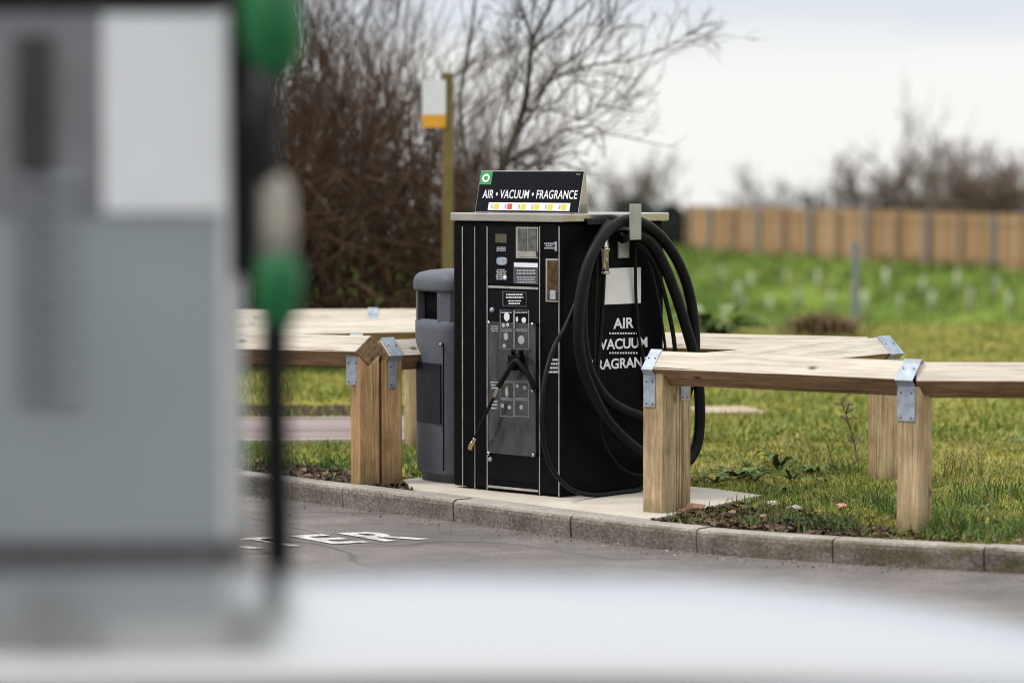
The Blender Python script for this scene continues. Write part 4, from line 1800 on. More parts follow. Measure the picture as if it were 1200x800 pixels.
for k in range(16):
    a0 = Vector((random.uniform(-.12, .12), random.uniform(-.1, .1), 0))
    e0 = a0 + Vector((random.uniform(-.12, .12), random.uniform(-.1, .1), random.uniform(0.05, 0.2)))
    b.tube([a0, (a0 + e0) / 2 + Vector((.015, 0, .03)), e0], [0.0025, 0.002, 0.001], 4)
o = b.build('dry_grass_tuft', M['straw'])
o.location = st2
tag(o, 'small tuft of dry straw stems behind the second post from the machine', 'dry grass')

# brown dead tussock on the field edge
tp = at_z(966, 392, ZK)
tp.y = min(tp.y, 32)
tp = Vector((at_d(966, 385, 31.5).x, 31.5, ZK - 0.02))
pts = [(random.gauss(0, .13), random.gauss(0, .13), 0) for _ in range(1500)]
o = blades('dead_tussock', [(x, y, 0) for x, y, z in pts], 0.12, 0.30, 0.02, M['straw'], 1.6)
o.location = tp
tag(o, 'brown tussock of dead grass on the field edge above the back rail', 'tussock')

# ------------------------------------------------------------------ far bank: posts, guards, board fence
gpst = MB()
pg = Vector((at_d(1002, 372, 36).x, 36, 0))
pg.z = zg(pg.x, 36) - 0.03
hgt = at_d(1002, 285, 36).z - pg.z
gpst.box((0, 0, hgt / 2), (0.075, 0.075, hgt))
gpst.box((0, 0, hgt + 0.006), (0.085, 0.085, 0.012))
o = gpst.build('marker_post', M['post_grey'], bevel=0.004)
o.location = pg
tag(o, 'slim grey marker post standing in the field before the board fence', 'post')

_g6 = [(383, 550), (461, 560), (553, 552), (645, 560), (590, 605), (680, 610), (768, 625), (828, 560), (927, 575), (1020, 565), (1124, 580), (865, 620), (1055, 620), (1160, 620), (950, 620), (425, 590), (440, 622), (515, 622)]
proto = None
for i, (cx, cy) in enumerate(_g6):
    px, py = 680 + cx / 2.308, 100 + cy / 2.308
    q = ray_ground(px, py)
    if proto is None:
        proto = empty('tree_guard', q)
        tag(proto, 'pale plastic tree guard tube standing on the green bank', 'tree guard', 'tree guards planted across the bank')
        b = MB()
        b.tube([(0, 0, 0), (0, 0, 0.30), (0, 0, 0.62)], [0.07, 0.066, 0.07], 10)
        b.build('tube', M['guard'], proto)
        b = MB()
        b.box((0.085, 0, 0.36), (0.025, 0.025, 0.74))
        b.build('stake', M['olive_wood'], proto)
        o = proto
    else:
        o = copy_tree(proto)
    o.location = q
    sc = random.uniform(0.85, 1.15)
    o.scale = (sc, sc, sc)
    o.rotation_euler = (random.uniform(-.06, .06), random.uniform(-.06, .06), random.uniform(0, 6))

xa, xb = 6.45, 20.5
fa = Vector((xa, fence_y(xa), 0))
fb = Vector((xb, fence_y(xb), 0))
bf = empty('board_fence', (fa.x, fa.y, zg(fa.x, fa.y)), math.atan2(fb.y - fa.y, fb.x - fa.x))
tag(bf, 'long brown vertical board fence along the top of the green bank', 'fence')
ln = (fb - fa).length
bays = 20
for k in range(bays + 1):
    s = ln * k / bays
    b = MB()
    b.box((s, -0.06, 0.80), (0.11, 0.11, 1.64))
    o = b.build('post', M['post_grey'] if k % 2 else M['post_tan'], bf)
    if k < bays:
        b = MB()
        n_ = int(ln / bays / 0.16)
        w = ln / bays / n_
        for j in range(n_):
            hh = 1.60 + random.uniform(-.012, .012)
            b.box((s + (j + 0.5) * w, 0.03 + (0.012 if j % 2 else 0), hh / 2), (w - 0.006, 0.02, hh))
        b.box((s + ln / bays / 2, 0.005, 1.35), (ln / bays - 0.12, 0.03, 0.09))
        b.box((s + ln / bays / 2, 0.005, 0.3), (ln / bays - 0.12, 0.03, 0.09))
        b.build('board_panel', M['fence_board'], bf)

# house roofs beyond the fence
def house(px0, px1, y, ridge_py, label, chim=()):
    x0, x1 = at_d(px0, 240, y).x, at_d(px1, 240, y).x
    zr = at_d(600, ridge_py, y).z
    zb = -6.4
    c = Vector(((x0 + x1) / 2, y, zb))
    h = empty('house', c)
    tag(h, label, 'house')
    w, d = x1 - x0, 7.0
    he = zr - zb - 2.2
    b = MB()
    b.box((0, 0, he / 2), (w - 0.5, d - 0.6, he))
    b.build('wall', M['render_wall'], h)
    b = MB()
    b.prism([(-d / 2, he - 0.1), (d / 2, he - 0.1), (d / 2, he + 0.05), (0, zr - zb), (-d / 2, he + 0.05)], -w / 2, w / 2, lambda a, q, hh: (hh, a, q))
    rf = b.build('roof', M['roof'], h)
    for (cpx, top) in chim:
        b = MB()
        x = at_d(cpx, 240, y).x - c.x
        zt = at_d(600, top, y).z - zb
        b.box((x, 0, (zr - zb - 0.6 + zt) / 2), (0.62, 0.5, zt - (zr - zb - 0.6)))
        b.box((x, 0, zt + 0.05), (0.72, 0.6, 0.1))
        b.build('chimney', M['post_grey'], rf)
    for k in range(2):
        b = MB()
        b.box((-w / 4 + k * w / 2, -(d - 0.6) / 2 - 0.02, he * 0.55), (1.2, 0.06, 1.1))
        b.build('window', M['car_glass'], h)


house(880, 1010, 175, 249, 'distant house with grey chimney showing above the board fence', [(946, 230)])
house(1062, 1290, 165, 246, 'distant house with a long dark roofline above the fence at right')


# ------------------------------------------------------------------ bare trees and shrubs
def grow(b, p, d, ln, r, depth, spread, n_child, up=0.15, sides=(6, 5, 4, 3, 3), kink=0.16, minr=0.002, shrink=0.68):
    """recursive bare branch"""
    lvl = min(depth, 4)
    seg = 4 if r > minr * 3 else 3
    path, rad = [p], [r]
    q, dd = p.copy(), d.copy()
    for i in range(seg):
        dd = (dd + Vector((random.gauss(0, kink), random.gauss(0, kink), random.gauss(0, kink) + up * 0.3))).normalized()
        q = q + dd * (ln / seg)
        path.append(q.copy())
        rad.append(max(minr * 0.6, r * (1 - 0.55 * (i + 1) / seg)))
    b.tube(path, rad, sides[4 - lvl] if lvl < 5 else 5, cap=False)
    if depth <= 0:
        return
    for k in range(n_child):
        t = random.uniform(0.25, 1.0)
        i = min(seg - 1, int(t * seg))
        base = path[i].lerp(path[i + 1], t * seg - i)
        td = (path[i + 1] - path[i]).normalized()
        ax = td.orthogonal().normalized()
        ax.rotate(Matrix.Rotation(random.uniform(0, 2 * PI), 3, td))
        nd = (td * math.cos(spread) + ax * math.sin(spread) * random.uniform(0.6, 1.3)).normalized()
        nd = (nd + Vector((0, 0, up))).normalized()
        grow(b, base, nd, ln * shrink * random.uniform(0.7, 1.15), max(minr, rad[i] * 0.6), depth - 1, spread, n_child, up, sides, kink, minr, shrink)


def shrub_mesh(seed, height, stems, depth=3, nch=4, r=0.016, rad=0.5):
    random.seed(seed)
    b = MB()
    for s in range(stems):
        a = random.uniform(0, 2 * PI)
        lean = random.uniform(0.02, 0.30)
        p = Vector((math.cos(a) * random.uniform(0, rad), math.sin(a) * random.uniform(0, rad), -0.05))
        d = Vector((math.cos(a) * lean, math.sin(a) * lean, 1)).normalized()
        grow(b, p, d, height * random.uniform(0.45, 0.75), r * random.uniform(0.7, 1.3), depth, 0.5, nch, up=0.22, minr=0.0035, shrink=0.55)
    return b


protos = []
for sd in (3, 8, 21):
    b = shrub_mesh(sd, 3.6, 11, 3, 4, 0.017, 0.55)
    o = b.build('bare_shrub', M['bark'])
    protos.append(o)
spots = []
random.seed(5)
for row, (y, n_) in enumerate(((26.8, 9), (28.2, 7), (29.6, 7))):
    for k in range(n_):
        x = -5.6 + (5.1 + 0.25 * row) * k / (n_ - 1) + random.uniform(-.2, .2)
        spots.append((x, y + random.uniform(-.5, .5)))
for i, (x, y) in enumerate(spots):
    o = protos[i] if i < 3 else protos[i % 3].copy()
    if i >= 3:
        COL.objects.link(o)
    o.location = (x, y, zg(x, y))
    o.rotation_euler = (0, 0, random.uniform(0, 6.28))
    s = random.uniform(0.8, 1.12) * (0.72 if x > -0.9 else 1)
    o.scale = (s, s, s * random.uniform(0.95, 1.1))
    tag(o, 'bare twiggy brown shrub growing in the tall hedge behind the bin', 'shrub', 'bare shrubs of the hedge')

# bramble thicket filling the foot of the hedge
random.seed(77)
b = MB()
for k in range(4200):
    x = random.uniform(-6, -0.05)
    y = random.uniform(25.6, 30.6)
    z0 = 1.7 * random.random() ** 1.0
    a = random.uniform(0, 2 * PI)
    ln = random.uniform(0.4, 1.2)
    p0 = Vector((x, y, z0))
    p2 = p0 + Vector((math.cos(a) * ln, math.sin(a) * ln, random.uniform(-.45, .35)))
    pm = (p0 + p2) / 2 + Vector((0, 0, random.uniform(0.02, 0.3)))
    r = random.uniform(0.004, 0.010)
    b.tube([p0, pm, p2], [r, r * .9, r * .4], 3, cap=False)
o = b.build('bramble_thicket', M['bark'])
tag(o, 'tangled brown bramble stems filling the foot of the hedge', 'brambles', kind='stuff')
# leafless dead leaves/ivy clinging low in the hedge
lv = [(random.uniform(-6, -0.1), random.uniform(25.8, 30.4), 0.1 + 1.25 * random.random() ** 1.2) for _ in range(9000)]
flakes('hedge_leaves', lv, 0.05, 0.11, plain('dry_leaf', (0.06, 0.037, 0.020), 0.9, spec=0.1, var=0.5, vs=2), 'dry brown leaves caught low among the hedge stems')
lv = [(random.gauss(-1.35, .28), random.uniform(25.4, 25.9), 0.1 + random.random() * 0.45) for _ in range(160)]
flakes('hedge_foot_leaves', lv, 0.06, 0.12, M['weed'], 'few green ivy leaves at the foot of the hedge')

# tree right of the hedge, limbs following the photo
random.seed(31)
TY = 25.0
tree = empty('bare_tree', (at_d(572, 400, TY).x, TY, ZK - 0.02))
tag(tree, 'slender bare tree with arching limbs rising behind the machine sign', 'tree')
tb = tree.location.copy()


def limb(pts, r0, r1, bb, dy=0.0):
    w = [at_d(px, py, TY + dy * i / max(1, len(pts) - 1)) - tb for i, (px, py) in enumerate(pts)]
    path = catmull(w, 5)
    m = len(path)
    bb.tube(path, [0.78 * (r0 + (r1 - r0) * i / (m - 1)) for i in range(m)], 7)
    return path


bt, bc = MB(), MB()
paths = []
paths.append(limb([(572, 432), (574, 350), (578, 270), (588, 200), (606, 152), (617, 110), (621, 70), (623, 46)], 0.045, 0.021, bt))
paths.append(limb([(623, 46), (616, 24), (610, 0), (606, -40)], 0.016, 0.008, bt, 0.5))
paths.append(limb([(623, 46), (633, 28), (646, 4), (655, -40)], 0.017, 0.008, bt, -0.5))
paths.append(limb([(621, 60), (650, 36), (690, 1), (716, -30)], 0.018, 0.008, bt, 0.8))
paths.append(limb([(605, 158), (625, 130), (643, 95), (661, 75), (692, 54), (722, 14)], 0.019, 0.006, bt, -0.8))
paths.append(limb([(592, 192), (612, 178), (640, 166), (664, 152), (697, 148), (706, 160), (709, 186)], 0.019, 0.005, bt, 0.4))
paths.append(limb([(643, 96), (680, 80), (712, 74), (742, 70), (780, 55), (812, 36)], 0.015, 0.004, bt, 0.9))
paths.append(limb([(586, 205), (587, 145), (596, 110), (607, 70), (594, 44)], 0.013, 0.005, bt, -0.6))
paths.append(limb([(612, 132), (650, 118), (672, 98), (700, 95)], 0.011, 0.003, bt, -0.3))
paths.append(limb([(600, 195), (640, 190), (672, 178), (690, 182)], 0.013, 0.004, bt, 0.9))
paths.append(limb([(676, 142), (690, 128), (712, 121)], 0.007, 0.003, bt, 0.2))
paths.append(limb([(575, 330), (560, 250), (545, 180), (540, 110), (552, 40), (560, -30)], 0.024, 0.010, bt, 0.8))
bt.build('trunk', M['bark_grey'], tree)
for pth in paths:
    for k in range(len(pth)):
        if k < 3 and pth is paths[0]:
            continue
        for _ in range(2):
            if random.random() < 0.80:
                continue
            i = min(k, len(pth) - 2)
            td = (pth[i + 1] - pth[i]).normalized()
            ax = td.orthogonal().normalized()
            ax.rotate(Matrix.Rotation(random.uniform(0, 2 * PI), 3, td))
            nd = (td * 0.75 + ax * 0.7 + Vector((0, 0, 0.2))).normalized()
            if pth[i].z < 1.5:
                continue
            grow(bc, pth[i], nd, random.uniform(0.2, 0.55), 0.006, 2, 0.55, 3, up=0.12, minr=0.0026, shrink=0.6)
bc.build('crown', M['bark_grey'], tree)

# sign on its post in front of the hedge
SY = 24.5
sp0 = Vector((at_d(525, 300, SY).x, SY, ZK - 0.03))
sg = empty('marker_sign', sp0)
tag(sg, 'white sign with amber lower band fixed to an olive wooden post by the hedge', 'sign')
ztop = at_d(525, 86, SY).z - sp0.z
b = MB()
b.box((0, 0, ztop / 2), (0.085, 0.085, ztop))
b.build('post', M['olive_wood'], sg, bevel=0.006)
xl, xr = at_d(495, 100, SY).x - sp0.x, at_d(522.5, 100, SY).x - sp0.x
zt, zm, zb = (at_d(508, q, SY).z - sp0.z for q in (94, 134.5, 149.5))
b = MB()
b.box(((xl + xr) / 2, -0.055, (zt + zm) / 2), (xr - xl, 0.02, zt - zm), mi=0)
b.box(((xl + xr) / 2, -0.055, (zb + zm) / 2 - 0.0005), (xr - xl, 0.02, zm - zb), mi=1)
o = b.build('sign_plate', [M['white'], M['amber']], sg)


# distant bare trees
def far_tree(seed, h, depth=4, nb=11, nch=5):
    random.seed(seed)
    bt_, bc_ = MB(), MB()
    bt_.tube([(0, 0, -0.3), (0.05, 0, h * 0.22), (0.1, 0.05, h * 0.4)], [h * 0.022, h * 0.017, h * 0.012], 7)
    for k in range(nb):
        z = h * random.uniform(0.14, 0.40)
        a = random.uniform(0, 2 * PI)
        d = Vector((math.cos(a) * 0.75, math.sin(a) * 0.75, 0.85)).normalized()
        grow(bc_, Vector((0.05, 0, z)), d, h * random.uniform(0.28, 0.42), h * 0.010, depth - 1, 0.55, nch, up=0.12, minr=0.022, shrink=0.64)
    return bt_, bc_


far = {}
for key, (sd, h, mt) in {'a': (101, 7, 'twig_far'), 'b': (102, 7, 'twig_far'), 'c': (103, 7, 'twig_red'), 'd': (104, 7, 'twig_far')}.items():
    bt_, bc_ = far_tree(sd, h, nb=6 if key == 'd' else 10, nch=3 if key == 'd' else (5 if key == 'c' else 4))
    far[key] = (bt_, bc_, mt, h)


def put_far(key, px, y, top_py, label, name='bare_tree', wide=1.0, zb=None):
    bt_, bc_, mt, h = far[key]
    x = at_d(px, 240, y).x
    zb = zg(x, y) if zb is None else zb
    k = (at_d(px, top_py, y).z - zb) / (h * 0.95)
    if 'root' + key not in far:
        r_ = empty(name, (0, 0, 0))
        bt_.build('trunk', M[mt], r_)
        bc_.build('crown', M[mt], r_)
        far['root' + key] = r_
        o = r_
    else:
        o = copy_tree(far['root' + key])
    o.name = name
    o.location = (x, y, zb)
    o.scale = (k * wide, k * wide, k)
    o.rotation_euler = (0, 0, random.uniform(0, 6.28))
    tag(o, label, 'tree', 'distant bare trees')


random.seed(9)
put_far('a', 775, 128, 176, 'rounded bare tree just left of the board fence end', wide=0.95)
put_far('b', 735, 130, 184, 'bare tree rising behind the hose hook left of the fence')
put_far('b', 700, 132, 205, 'low bare tree low beside the sign panel on the machine')
put_far('a', 876, 165, 198, 'thin bare tree left of the distant grey chimney')
put_far('b', 848, 175, 214, 'small bare tree farthest left above the board fence', wide=0.8)
put_far('a', 1012, 150, 188, 'spreading bare tree right of the distant chimney', wide=1.1)
put_far('d', 1076, 140, 104, 'tallest thin bare tree rising above the board fence', wide=0.5)
put_far('c', 1050, 150, 196, 'reddish bare bush at the foot of the tallest distant tree', wide=1.2)
put_far('c', 1110, 148, 195, 'broad reddish bare tree right of the tallest distant tree', wide=1.5)
put_far('c', 1155, 150, 190, 'dense reddish bare tree near the right edge', wide=1.5)
put_far('c', 1205, 146, 184, 'reddish bare tree cut by the right edge of the picture', wide=1.5)
put_far('b', 960, 175, 222, 'low bare tree close beside the distant chimney', wide=0.9)
# dark evergreen clumps left of the fence end
random.seed(12)
for i, (px, y, wdt, tp_, lb) in enumerate(((742, 121, 2.6, 232, 'dark low bush behind the machine left of the fence end'), (786, 122, 1.7, 240, 'dark low bush against the left end of the board fence'))):
    x = at_d(px, 250, y).x
    z = zg(x, y)
    ht = at_d(px, tp_, y).z - z
    pts = []
    for _ in range(2600):
        a, rr, hz = random.uniform(0, 6.28), random.random() ** .5, random.random()
        rad_ = wdt / 2 * math.sqrt(max(0.05, 1 - hz ** 2))
        pts.append((x + math.cos(a) * rr * rad_, y + math.sin(a) * rr * rad_, z + hz * ht))
    o = flakes('bush', [(p[0] - x, p[1] - y, p[2] - z) for p in pts], 0.14, 0.3, plain('bush_leaf', (0.045, 0.055, 0.038), 0.8, var=0.5, vs=1), lb)
    o.location = (x, y, z)
    o['kind'] = 'thing'
    o['category'] = 'bush'

# ------------------------------------------------------------------ fuel pump in the foreground
PY = 5.6
isl = MB()
isl.box((-1.2, PY + 0.30, 0.06), (2.6, 0.95, 0.12))
tag(isl.build('pump_island', M['slab'], bevel=0.02), kind='structure')


def ppx(px, d=PY):
    return (px - 600) / F * d


def ppz(py, d=PY):
    return at_d(600, py, d).z


pump = empty('fuel_pump', (-0.95, PY, 0.12))
tag(pump, 'grey fuel pump with a white panel, out of focus at the left edge', 'fuel pump')
PO = pump.location.copy()
xr = ppx(268) - PO.x
xlft = xr - 1.06


def pbox(b, px0, py0, px1, py1, o0, o1, mi=0):
    x0, x1 = ppx(px0) - PO.x, ppx(px1) - PO.x
    z1, z0 = ppz(py0) - PO.z, ppz(py1) - PO.z
    b.box(((x0 + x1) / 2, -(o0 + o1) / 2, (z0 + z1) / 2), (x1 - x0, o1 - o0, z1 - z0), mi=mi)


zt = ppz(12) - PO.z
b = MB()
b.box(((xr + xlft) / 2, 0.16, zt / 2), (xr - xlft, 0.32, zt))
b.build('cabinet', M['pump_panel'], pump, bevel=0.015)
b = MB()
b.box(((xr + xlft) / 2 - 0.02, 0.16, zt + 0.16), (xr - xlft + 0.02, 0.36, 0.318))
b.build('display_head', M['pump_dark'], pump, bevel=0.03)
b = MB()
pbox(b, 122, 18, 266, 250, 0.0, 0.012)
b.build('white_panel', M['pump_white'], pump, bevel=0.004)
b = MB()
pbox(b, -200, 18, 119, 250, 0.0, 0.006)
b.build('shade_panel', plain('panel_shade', (0.23, 0.23, 0.235), 0.4, spec=0.4), pump)  # darker sheet painted in for the shade on the pump's upper left
b = MB()
pbox(b, 22, 42, 64, 200, 0.006, 0.02)
b.build('card_reader', plain('reader_grey', (0.05, 0.05, 0.052), 0.4), pump, bevel=0.004)
b = MB()
py = 205
while py < 480:
    pbox(b, 20, py, 62, py + 14, 0.006, 0.018, 0)
    pbox(b, 64, py + 2, 92, py + 12, 0.006, 0.020, 1)
    py += 27.5
b.build('keypad', [plain('key_grey', (0.22, 0.225, 0.24), 0.5), M['pump_panel']], pump, bevel=0.003)
b = MB()
pbox(b, 259, 14, 269, 628, 0.0, 0.01)
b.build('edge_trim', M['offwhite'], pump, bevel=0.003)
b = MB()
zc_ = ppz(628) - PO.z
b.box(((xr + xlft) / 2, 0.16, zc_ / 2), (xr - xlft + 0.012, 0.344, zc_))
b.build('reflection_base', plain('reflection_grey', (0.115, 0.115, 0.12), 0.45), pump, bevel=0.01)  # dark base added to imitate the pump's dark reflection in the bonnet
b = MB()
b.box((xr + 0.026, 0.10, ppz(120) - PO.z), (0.05, 0.13, 0.62))
b.build('nozzle_holster', M['pump_dark'], pump, bevel=0.012)

ND = PY - 0.02
nz = empty('fuel_nozzle', (ppx(322, ND), ND, ppz(300, ND)))
tag(nz, 'green and black fuel nozzle with hanging hose at the side of the pump', 'fuel nozzle')
NO = nz.location.copy()


def npt(px, py, dy=0.0):
    return Vector((ppx(px, ND) - NO.x, dy, ppz(py, ND) - NO.z))


b = MB()
b.tube([npt(312, -60, .05), npt(314, -20, 0.02), npt(319, 15), npt(322, 45), npt(321, 72), npt(316, 90)], [0.045, 0.054, 0.057, 0.056, 0.046, 0.03], 16)
b.build('splash_guard', M['pump_green'], nz, subsurf=1)
b = MB()
b.tube([npt(312, 80), npt(311, 120), npt(312, 170), npt(316, 215)], [0.026, 0.028, 0.027, 0.022], 14)
b.tube([npt(300, 110, -.02), npt(297, 150, -.03), npt(302, 200, -.02)], [0.008, 0.008, 0.008], 8)
b.build('grip', M['pump_dark'], nz)
b = MB()
b.tube([npt(318, 208), npt(326, 225), npt(328, 260), npt(327, 305)], [0.021, 0.027, 0.028, 0.026], 14)
b.build('swivel', M['swivel'], nz)
b = MB()
b.tube([npt(327, 298), npt(327, 312), npt(326, 350), npt(324, 372), npt(322, 388)], [0.026, 0.041, 0.041, 0.034, 0.018], 16)
b.build('hose_sleeve', M['pump_green'], nz)
b = MB()
hp_ = [npt(322, 380), npt(321, 450), npt(323, 560), npt(325, 680), Vector((npt(325, 0).x, 0, 0.75 - NO.z)), Vector((npt(318, 0).x, 0.02, 0.45 - NO.z)),
       Vector((npt(300, 0).x, 0.08, 0.33 - NO.z)), Vector((npt(283, 0).x, 0.16, 0.42 - NO.z)), Vector((npt(277, 0).x, 0.2, 0.6 - NO.z))]
b.tube(catmull(hp_, 8), 0.027, 12)
b.build('hose', M['rubber'], nz)


# ------------------------------------------------------------------ silver car, its bonnet across the bottom of the picture
CAR = Vector((0.02, 4.72, 0.0))
car = empty('parked_car', CAR, R(8.0))
tag(car, 'silver car parked by the pump, only its glossy bonnet in view, out of focus', 'car')


def section(hw, zc, rad, zbot):
    """ring of (y, z) of the raised bonnet / scuttle: convex crown, tight shoulders, upright flanks"""
    ze = zc - hw * hw / (2 * rad)
    t0 = math.atan(hw / rad)
    r_ = 0.042
    left = [(-hw - r_ * 0.85, zbot), (-hw - r_ * 0.93, (zbot + ze) / 2), (-hw - r_ * 0.95, ze - r_ * 2.2)]
    for k in range(5):
        a = R(90) - (R(90) - t0) * (k / 4)
        left.append((-hw - r_ * (math.sin(a) - math.sin(t0)), ze - r_ * (math.cos(t0) - math.cos(a))))
    top = []
    for k in range(1, 12):
        y = -hw + 2 * hw * k / 12
        top.append((y, zc - y * y / (2 * rad)))
    return left + top + [(-y, z) for y, z in left[::-1]]


def loft(b, stations, rings):
    q = len(rings[0])
    vs, fs = [], []
    for x, rg in zip(stations, rings):
        vs += [(x, y, z) for y, z in rg]
    for i in range(len(rings) - 1):
        for j in range(q):
            a, c = i * q + j, i * q + (j + 1) % q
            fs.append((a, c, c + q, a + q))
    fs.append(tuple(range(q - 1, -1, -1)))
    fs.append(tuple(range(len(vs) - q, len(vs))))
    b.add(vs, fs, 0, True)


st = [  # x, half width, crown height
    (1.04, 0.08, 0.86), (1.02, 0.14, 0.92), (0.96, 0.20, 0.975), (0.84, 0.27, 1.022), (0.68, 0.34, 1.056), (0.45, 0.41, 1.090), (0.15, 0.45, 1.116), (-0.25, 0.455, 1.126), (-0.7, 0.435, 1.124), (-1.2, 0.43, 1.122)]
b = MB()
loft(b, [q_[0] for q_ in st], [section(hw, zc, 2.2, 0.70) for x, hw, zc in st])
b.build('bonnet', M['paint'], car, subsurf=1)
# wings and rear body, lower and wider than the bonnet
st2 = [(1.06, 0.46, 0.66), (1.02, 0.62, 0.76), (0.90, 0.70, 0.82), (0.6, 0.755, 0.86), (0.1, 0.78, 0.885), (-0.6, 0.80, 0.90), (-1.3, 0.81, 0.905), (-2.4, 0.81, 0.91), (-3.1, 0.78, 0.90), (-3.25, 0.66, 0.82)]


def wing(hw, zt):
    zb = 0.28
    l = [(-hw * 0.92, zb), (-hw, zb + 0.12), (-hw, zt - 0.12), (-hw * 0.985, zt - 0.045), (-hw * 0.94, zt - 0.008), (-hw * 0.86, zt)]
    return l + [(0, zt + 0.004)] + [(-y, z) for y, z in l[::-1]]


b = MB()
loft(b, [q_[0] for q_ in st2], [wing(hw, zt) for x, hw, zt in st2])
b.build('body', M['paint'], car, subsurf=2)
b = MB()
b.box((-2.2, 0, 1.0), (2.1, 1.5, 0.28))
b.build('door_panel', M['paint'], car, bevel=0.06, seg=4)
# cabin
cab = [(x, w_ - 0.07, z + 0.11) for x, w_, z in [(-1.05, 0.78, 1.00), (-1.30, 0.76, 1.19), (-1.62, 0.70, 1.40), (-1.95, 0.655, 1.50), (-2.5, 0.645, 1.515), (-2.95, 0.655, 1.46), (-3.15, 0.70, 1.25), (-3.24, 0.74, 0.98)]]
b = MB()
b.prism([(x, z) for x, w_, z in cab] + [(-3.0, 1.05), (-1.2, 1.05)], -0.56, 0.56, lambda a, c, h: (a, h, c))
b.build('cabin_glass', M['car_glass'], car, bevel=0.05)
b = MB()
vs = []
for x, w_, z in cab[2:6]:
    for k in range(7):
        t = -1 + 2 * k / 6
        vs.append((x, t * (w_ + 0.005), z + 0.035 - 0.04 * t * t))
fs = [(i * 7 + j, i * 7 + j + 1, (i + 1) * 7 + j + 1, (i + 1) * 7 + j) for i in range(3) for j in range(6)]
b.add(vs, fs, 0, True)
for s in (-1, 1):
    b.tube([(-1.02, s * 0.72, 1.085), (-1.33, s * 0.685, 1.285), (-1.64, s * 0.63, 1.495), (-1.95, s * 0.59, 1.575)], 0.03, 8)
    b.tube([(-3.2, s * 0.68, 1.085), (-3.1, s * 0.64, 1.335), (-2.95, s * 0.59, 1.535)], 0.045, 8)
b.build('roof', M['paint'], car)
for (wx) in (0.42, -2.35):
    for s in (-1, 1):
        wm = Matrix.Rotation(R(90), 3, 'X')
        w_ = MB()
        w_.lathe([(0.20, -0.1), (0.31, -0.1), (0.335, -0.07), (0.335, 0.07), (0.31, 0.1), (0.20, 0.1)], 28, c=(0, 0, 0), M=wm)
        wo = w_.build('wheel', M['tyre'], car)
        wo.location = (wx, s * 0.715, 0.335)
        rm = MB()
        rm.lathe([(0.05, -0.112), (0.19, -0.108), (0.215, -0.104), (0.215, 0.104), (0.19, 0.108), (0.05, 0.112)], 24, M=wm)
        rm.build('rim', M['galv'], wo)
for s in (-1, 1):
    b = MB()
    b.prism([(0.98, 0.62), (1.045, 0.61), (1.03, 0.72), (0.96, 0.74)], s * 0.40, s * 0.54, lambda a, c, h: (a, h, c))
    b.build('headlight', M['car_glass'], car, bevel=0.01)

# ------------------------------------------------------------------ unseen canopy and shop added behind the camera to darken low sky
can = empty('unseen_canopy', (-1.0, -16.0, 0))
tag(can, 'unseen flat canopy on two columns, added behind the camera to block low sky', 'canopy')
b = MB()
b.box((0, 0, 5.15), (26, 26.0, 0.7))
b.build('roof_deck', plain('canopy_soffit', (0.22, 0.22, 0.22), 0.6), can, bevel=0.03)
for cx in (-7.0, 7.5):
    b = MB()
    b.box((cx, 8.0, 2.4), (0.4, 0.4, 4.8))
    b.build('column', M['pump_panel'], can, bevel=0.02)
shop = empty('unseen_shop', (0, -24, 0))
tag(shop, 'unseen low dark shop added behind the camera to darken the horizon', 'building')
b = MB()
b.box((0, 0, 2.0), (30, 8, 4.0))
b.build('wall', M['roof'], shop)
b = MB()
b.box((0, 4.03, 1.4), (18, 0.06, 2.2))
b.build('window', M['car_glass'], shop)

# ------------------------------------------------------------------ sky, light, camera
w = bpy.data.worlds.new('World')
S.world = w
w.use_nodes = True
nt = w.node_tree
bg = nt.nodes['Background']
sky = N(nt, 'ShaderNodeTexSky', sky_type='NISHITA')
sky.sun_disc = False
SUN_EL, SUN_AZ = R(56), R(268)           # compass direction the light comes from (x = sin, y = cos): behind-left of the camera
sky.sun_elevation = SUN_EL
sky.sun_rotation = SUN_AZ
tc = nt.nodes.new('ShaderNodeTexCoord')
sep = N(nt, 'ShaderNodeSeparateXYZ')
L(nt, tc.outputs['Generated'], sep.inputs[0])
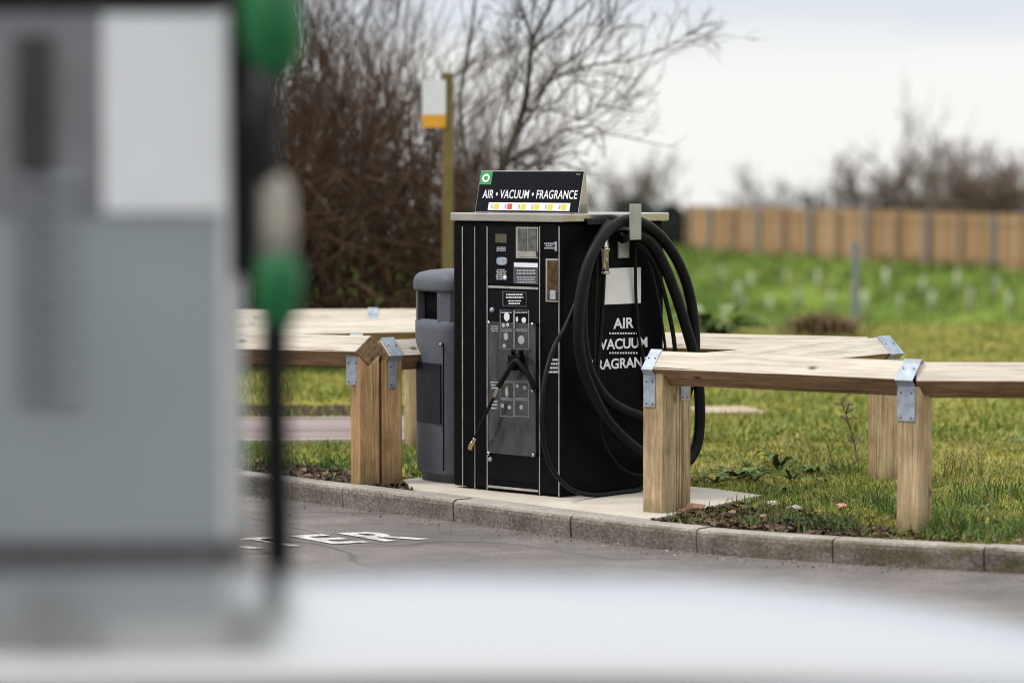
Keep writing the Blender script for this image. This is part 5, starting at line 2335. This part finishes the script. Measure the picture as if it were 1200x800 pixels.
# overcast layer: white low down, blue-grey cloud bases higher up
mp = N(nt, 'ShaderNodeMapping')
mp.inputs['Scale'].default_value = (1.6, 1.6, 9)
L(nt, tc.outputs['Generated'], mp.inputs['Vector'])
cn = noise(nt, mp.outputs['Vector'], 2.2, 6, 0.55, 0.3)
hgt_ = N(nt, 'ShaderNodeMath', operation='MULTIPLY_ADD')
L(nt, cn, hgt_.inputs[0])
hgt_.inputs[1].default_value = 0.075
L(nt, sep.outputs['Z'], hgt_.inputs[2])
cl = ramp(nt, hgt_.outputs[0], [(0.045, (6.6, 6.55, 6.5)), (0.072, (6.3, 6.3, 6.3)), (0.088, (5.0, 5.25, 5.75)), (0.14, (4.6, 4.95, 5.7)), (0.30, (8.5, 8.7, 9.0)), (0.8, (11.5, 11.6, 11.8))])
mx = mixc(nt, 0.88, sky.outputs['Color'], cl)
L(nt, mx, bg.inputs['Color'])
bg.inputs['Strength'].default_value = 0.10

sun = bpy.data.lights.new('sun', 'SUN')
sun.energy = 1.5
sun.angle = R(14)
sun.color = (1.0, 0.96, 0.9)
so = bpy.data.objects.new('sun', sun)
COL.objects.link(so)
dirv = Vector((math.sin(SUN_AZ) * math.cos(SUN_EL), math.cos(SUN_AZ) * math.cos(SUN_EL), math.sin(SUN_EL)))
so.rotation_euler = dirv.to_track_quat('Z', 'Y').to_euler()

cd = bpy.data.cameras.new('camera')
cam = bpy.data.objects.new('camera', cd)
COL.objects.link(cam)
cam.location = CAM
cam.rotation_euler = (R(90) - PITCH, 0, 0)
cd.sensor_width = 36
cd.lens = 36 * F / 1200
cd.clip_start = 0.05
cd.clip_end = 4000
cd.dof.use_dof = True
cd.dof.focus_distance = 15.75
cd.dof.aperture_fstop = 1.5
cd.dof.aperture_blades = 0
S.camera = cam

S.view_settings.view_transform = 'Standard'
S.view_settings.look = 'None'
S.view_settings.exposure = 0.62
S.view_settings.gamma = 1
S.render.engine = 'CYCLES'
S.cycles.use_denoising = True
S.cycles.filter_width = 1.0
S.cycles.max_bounces = 6
S.cycles.transparent_max_bounces = 8
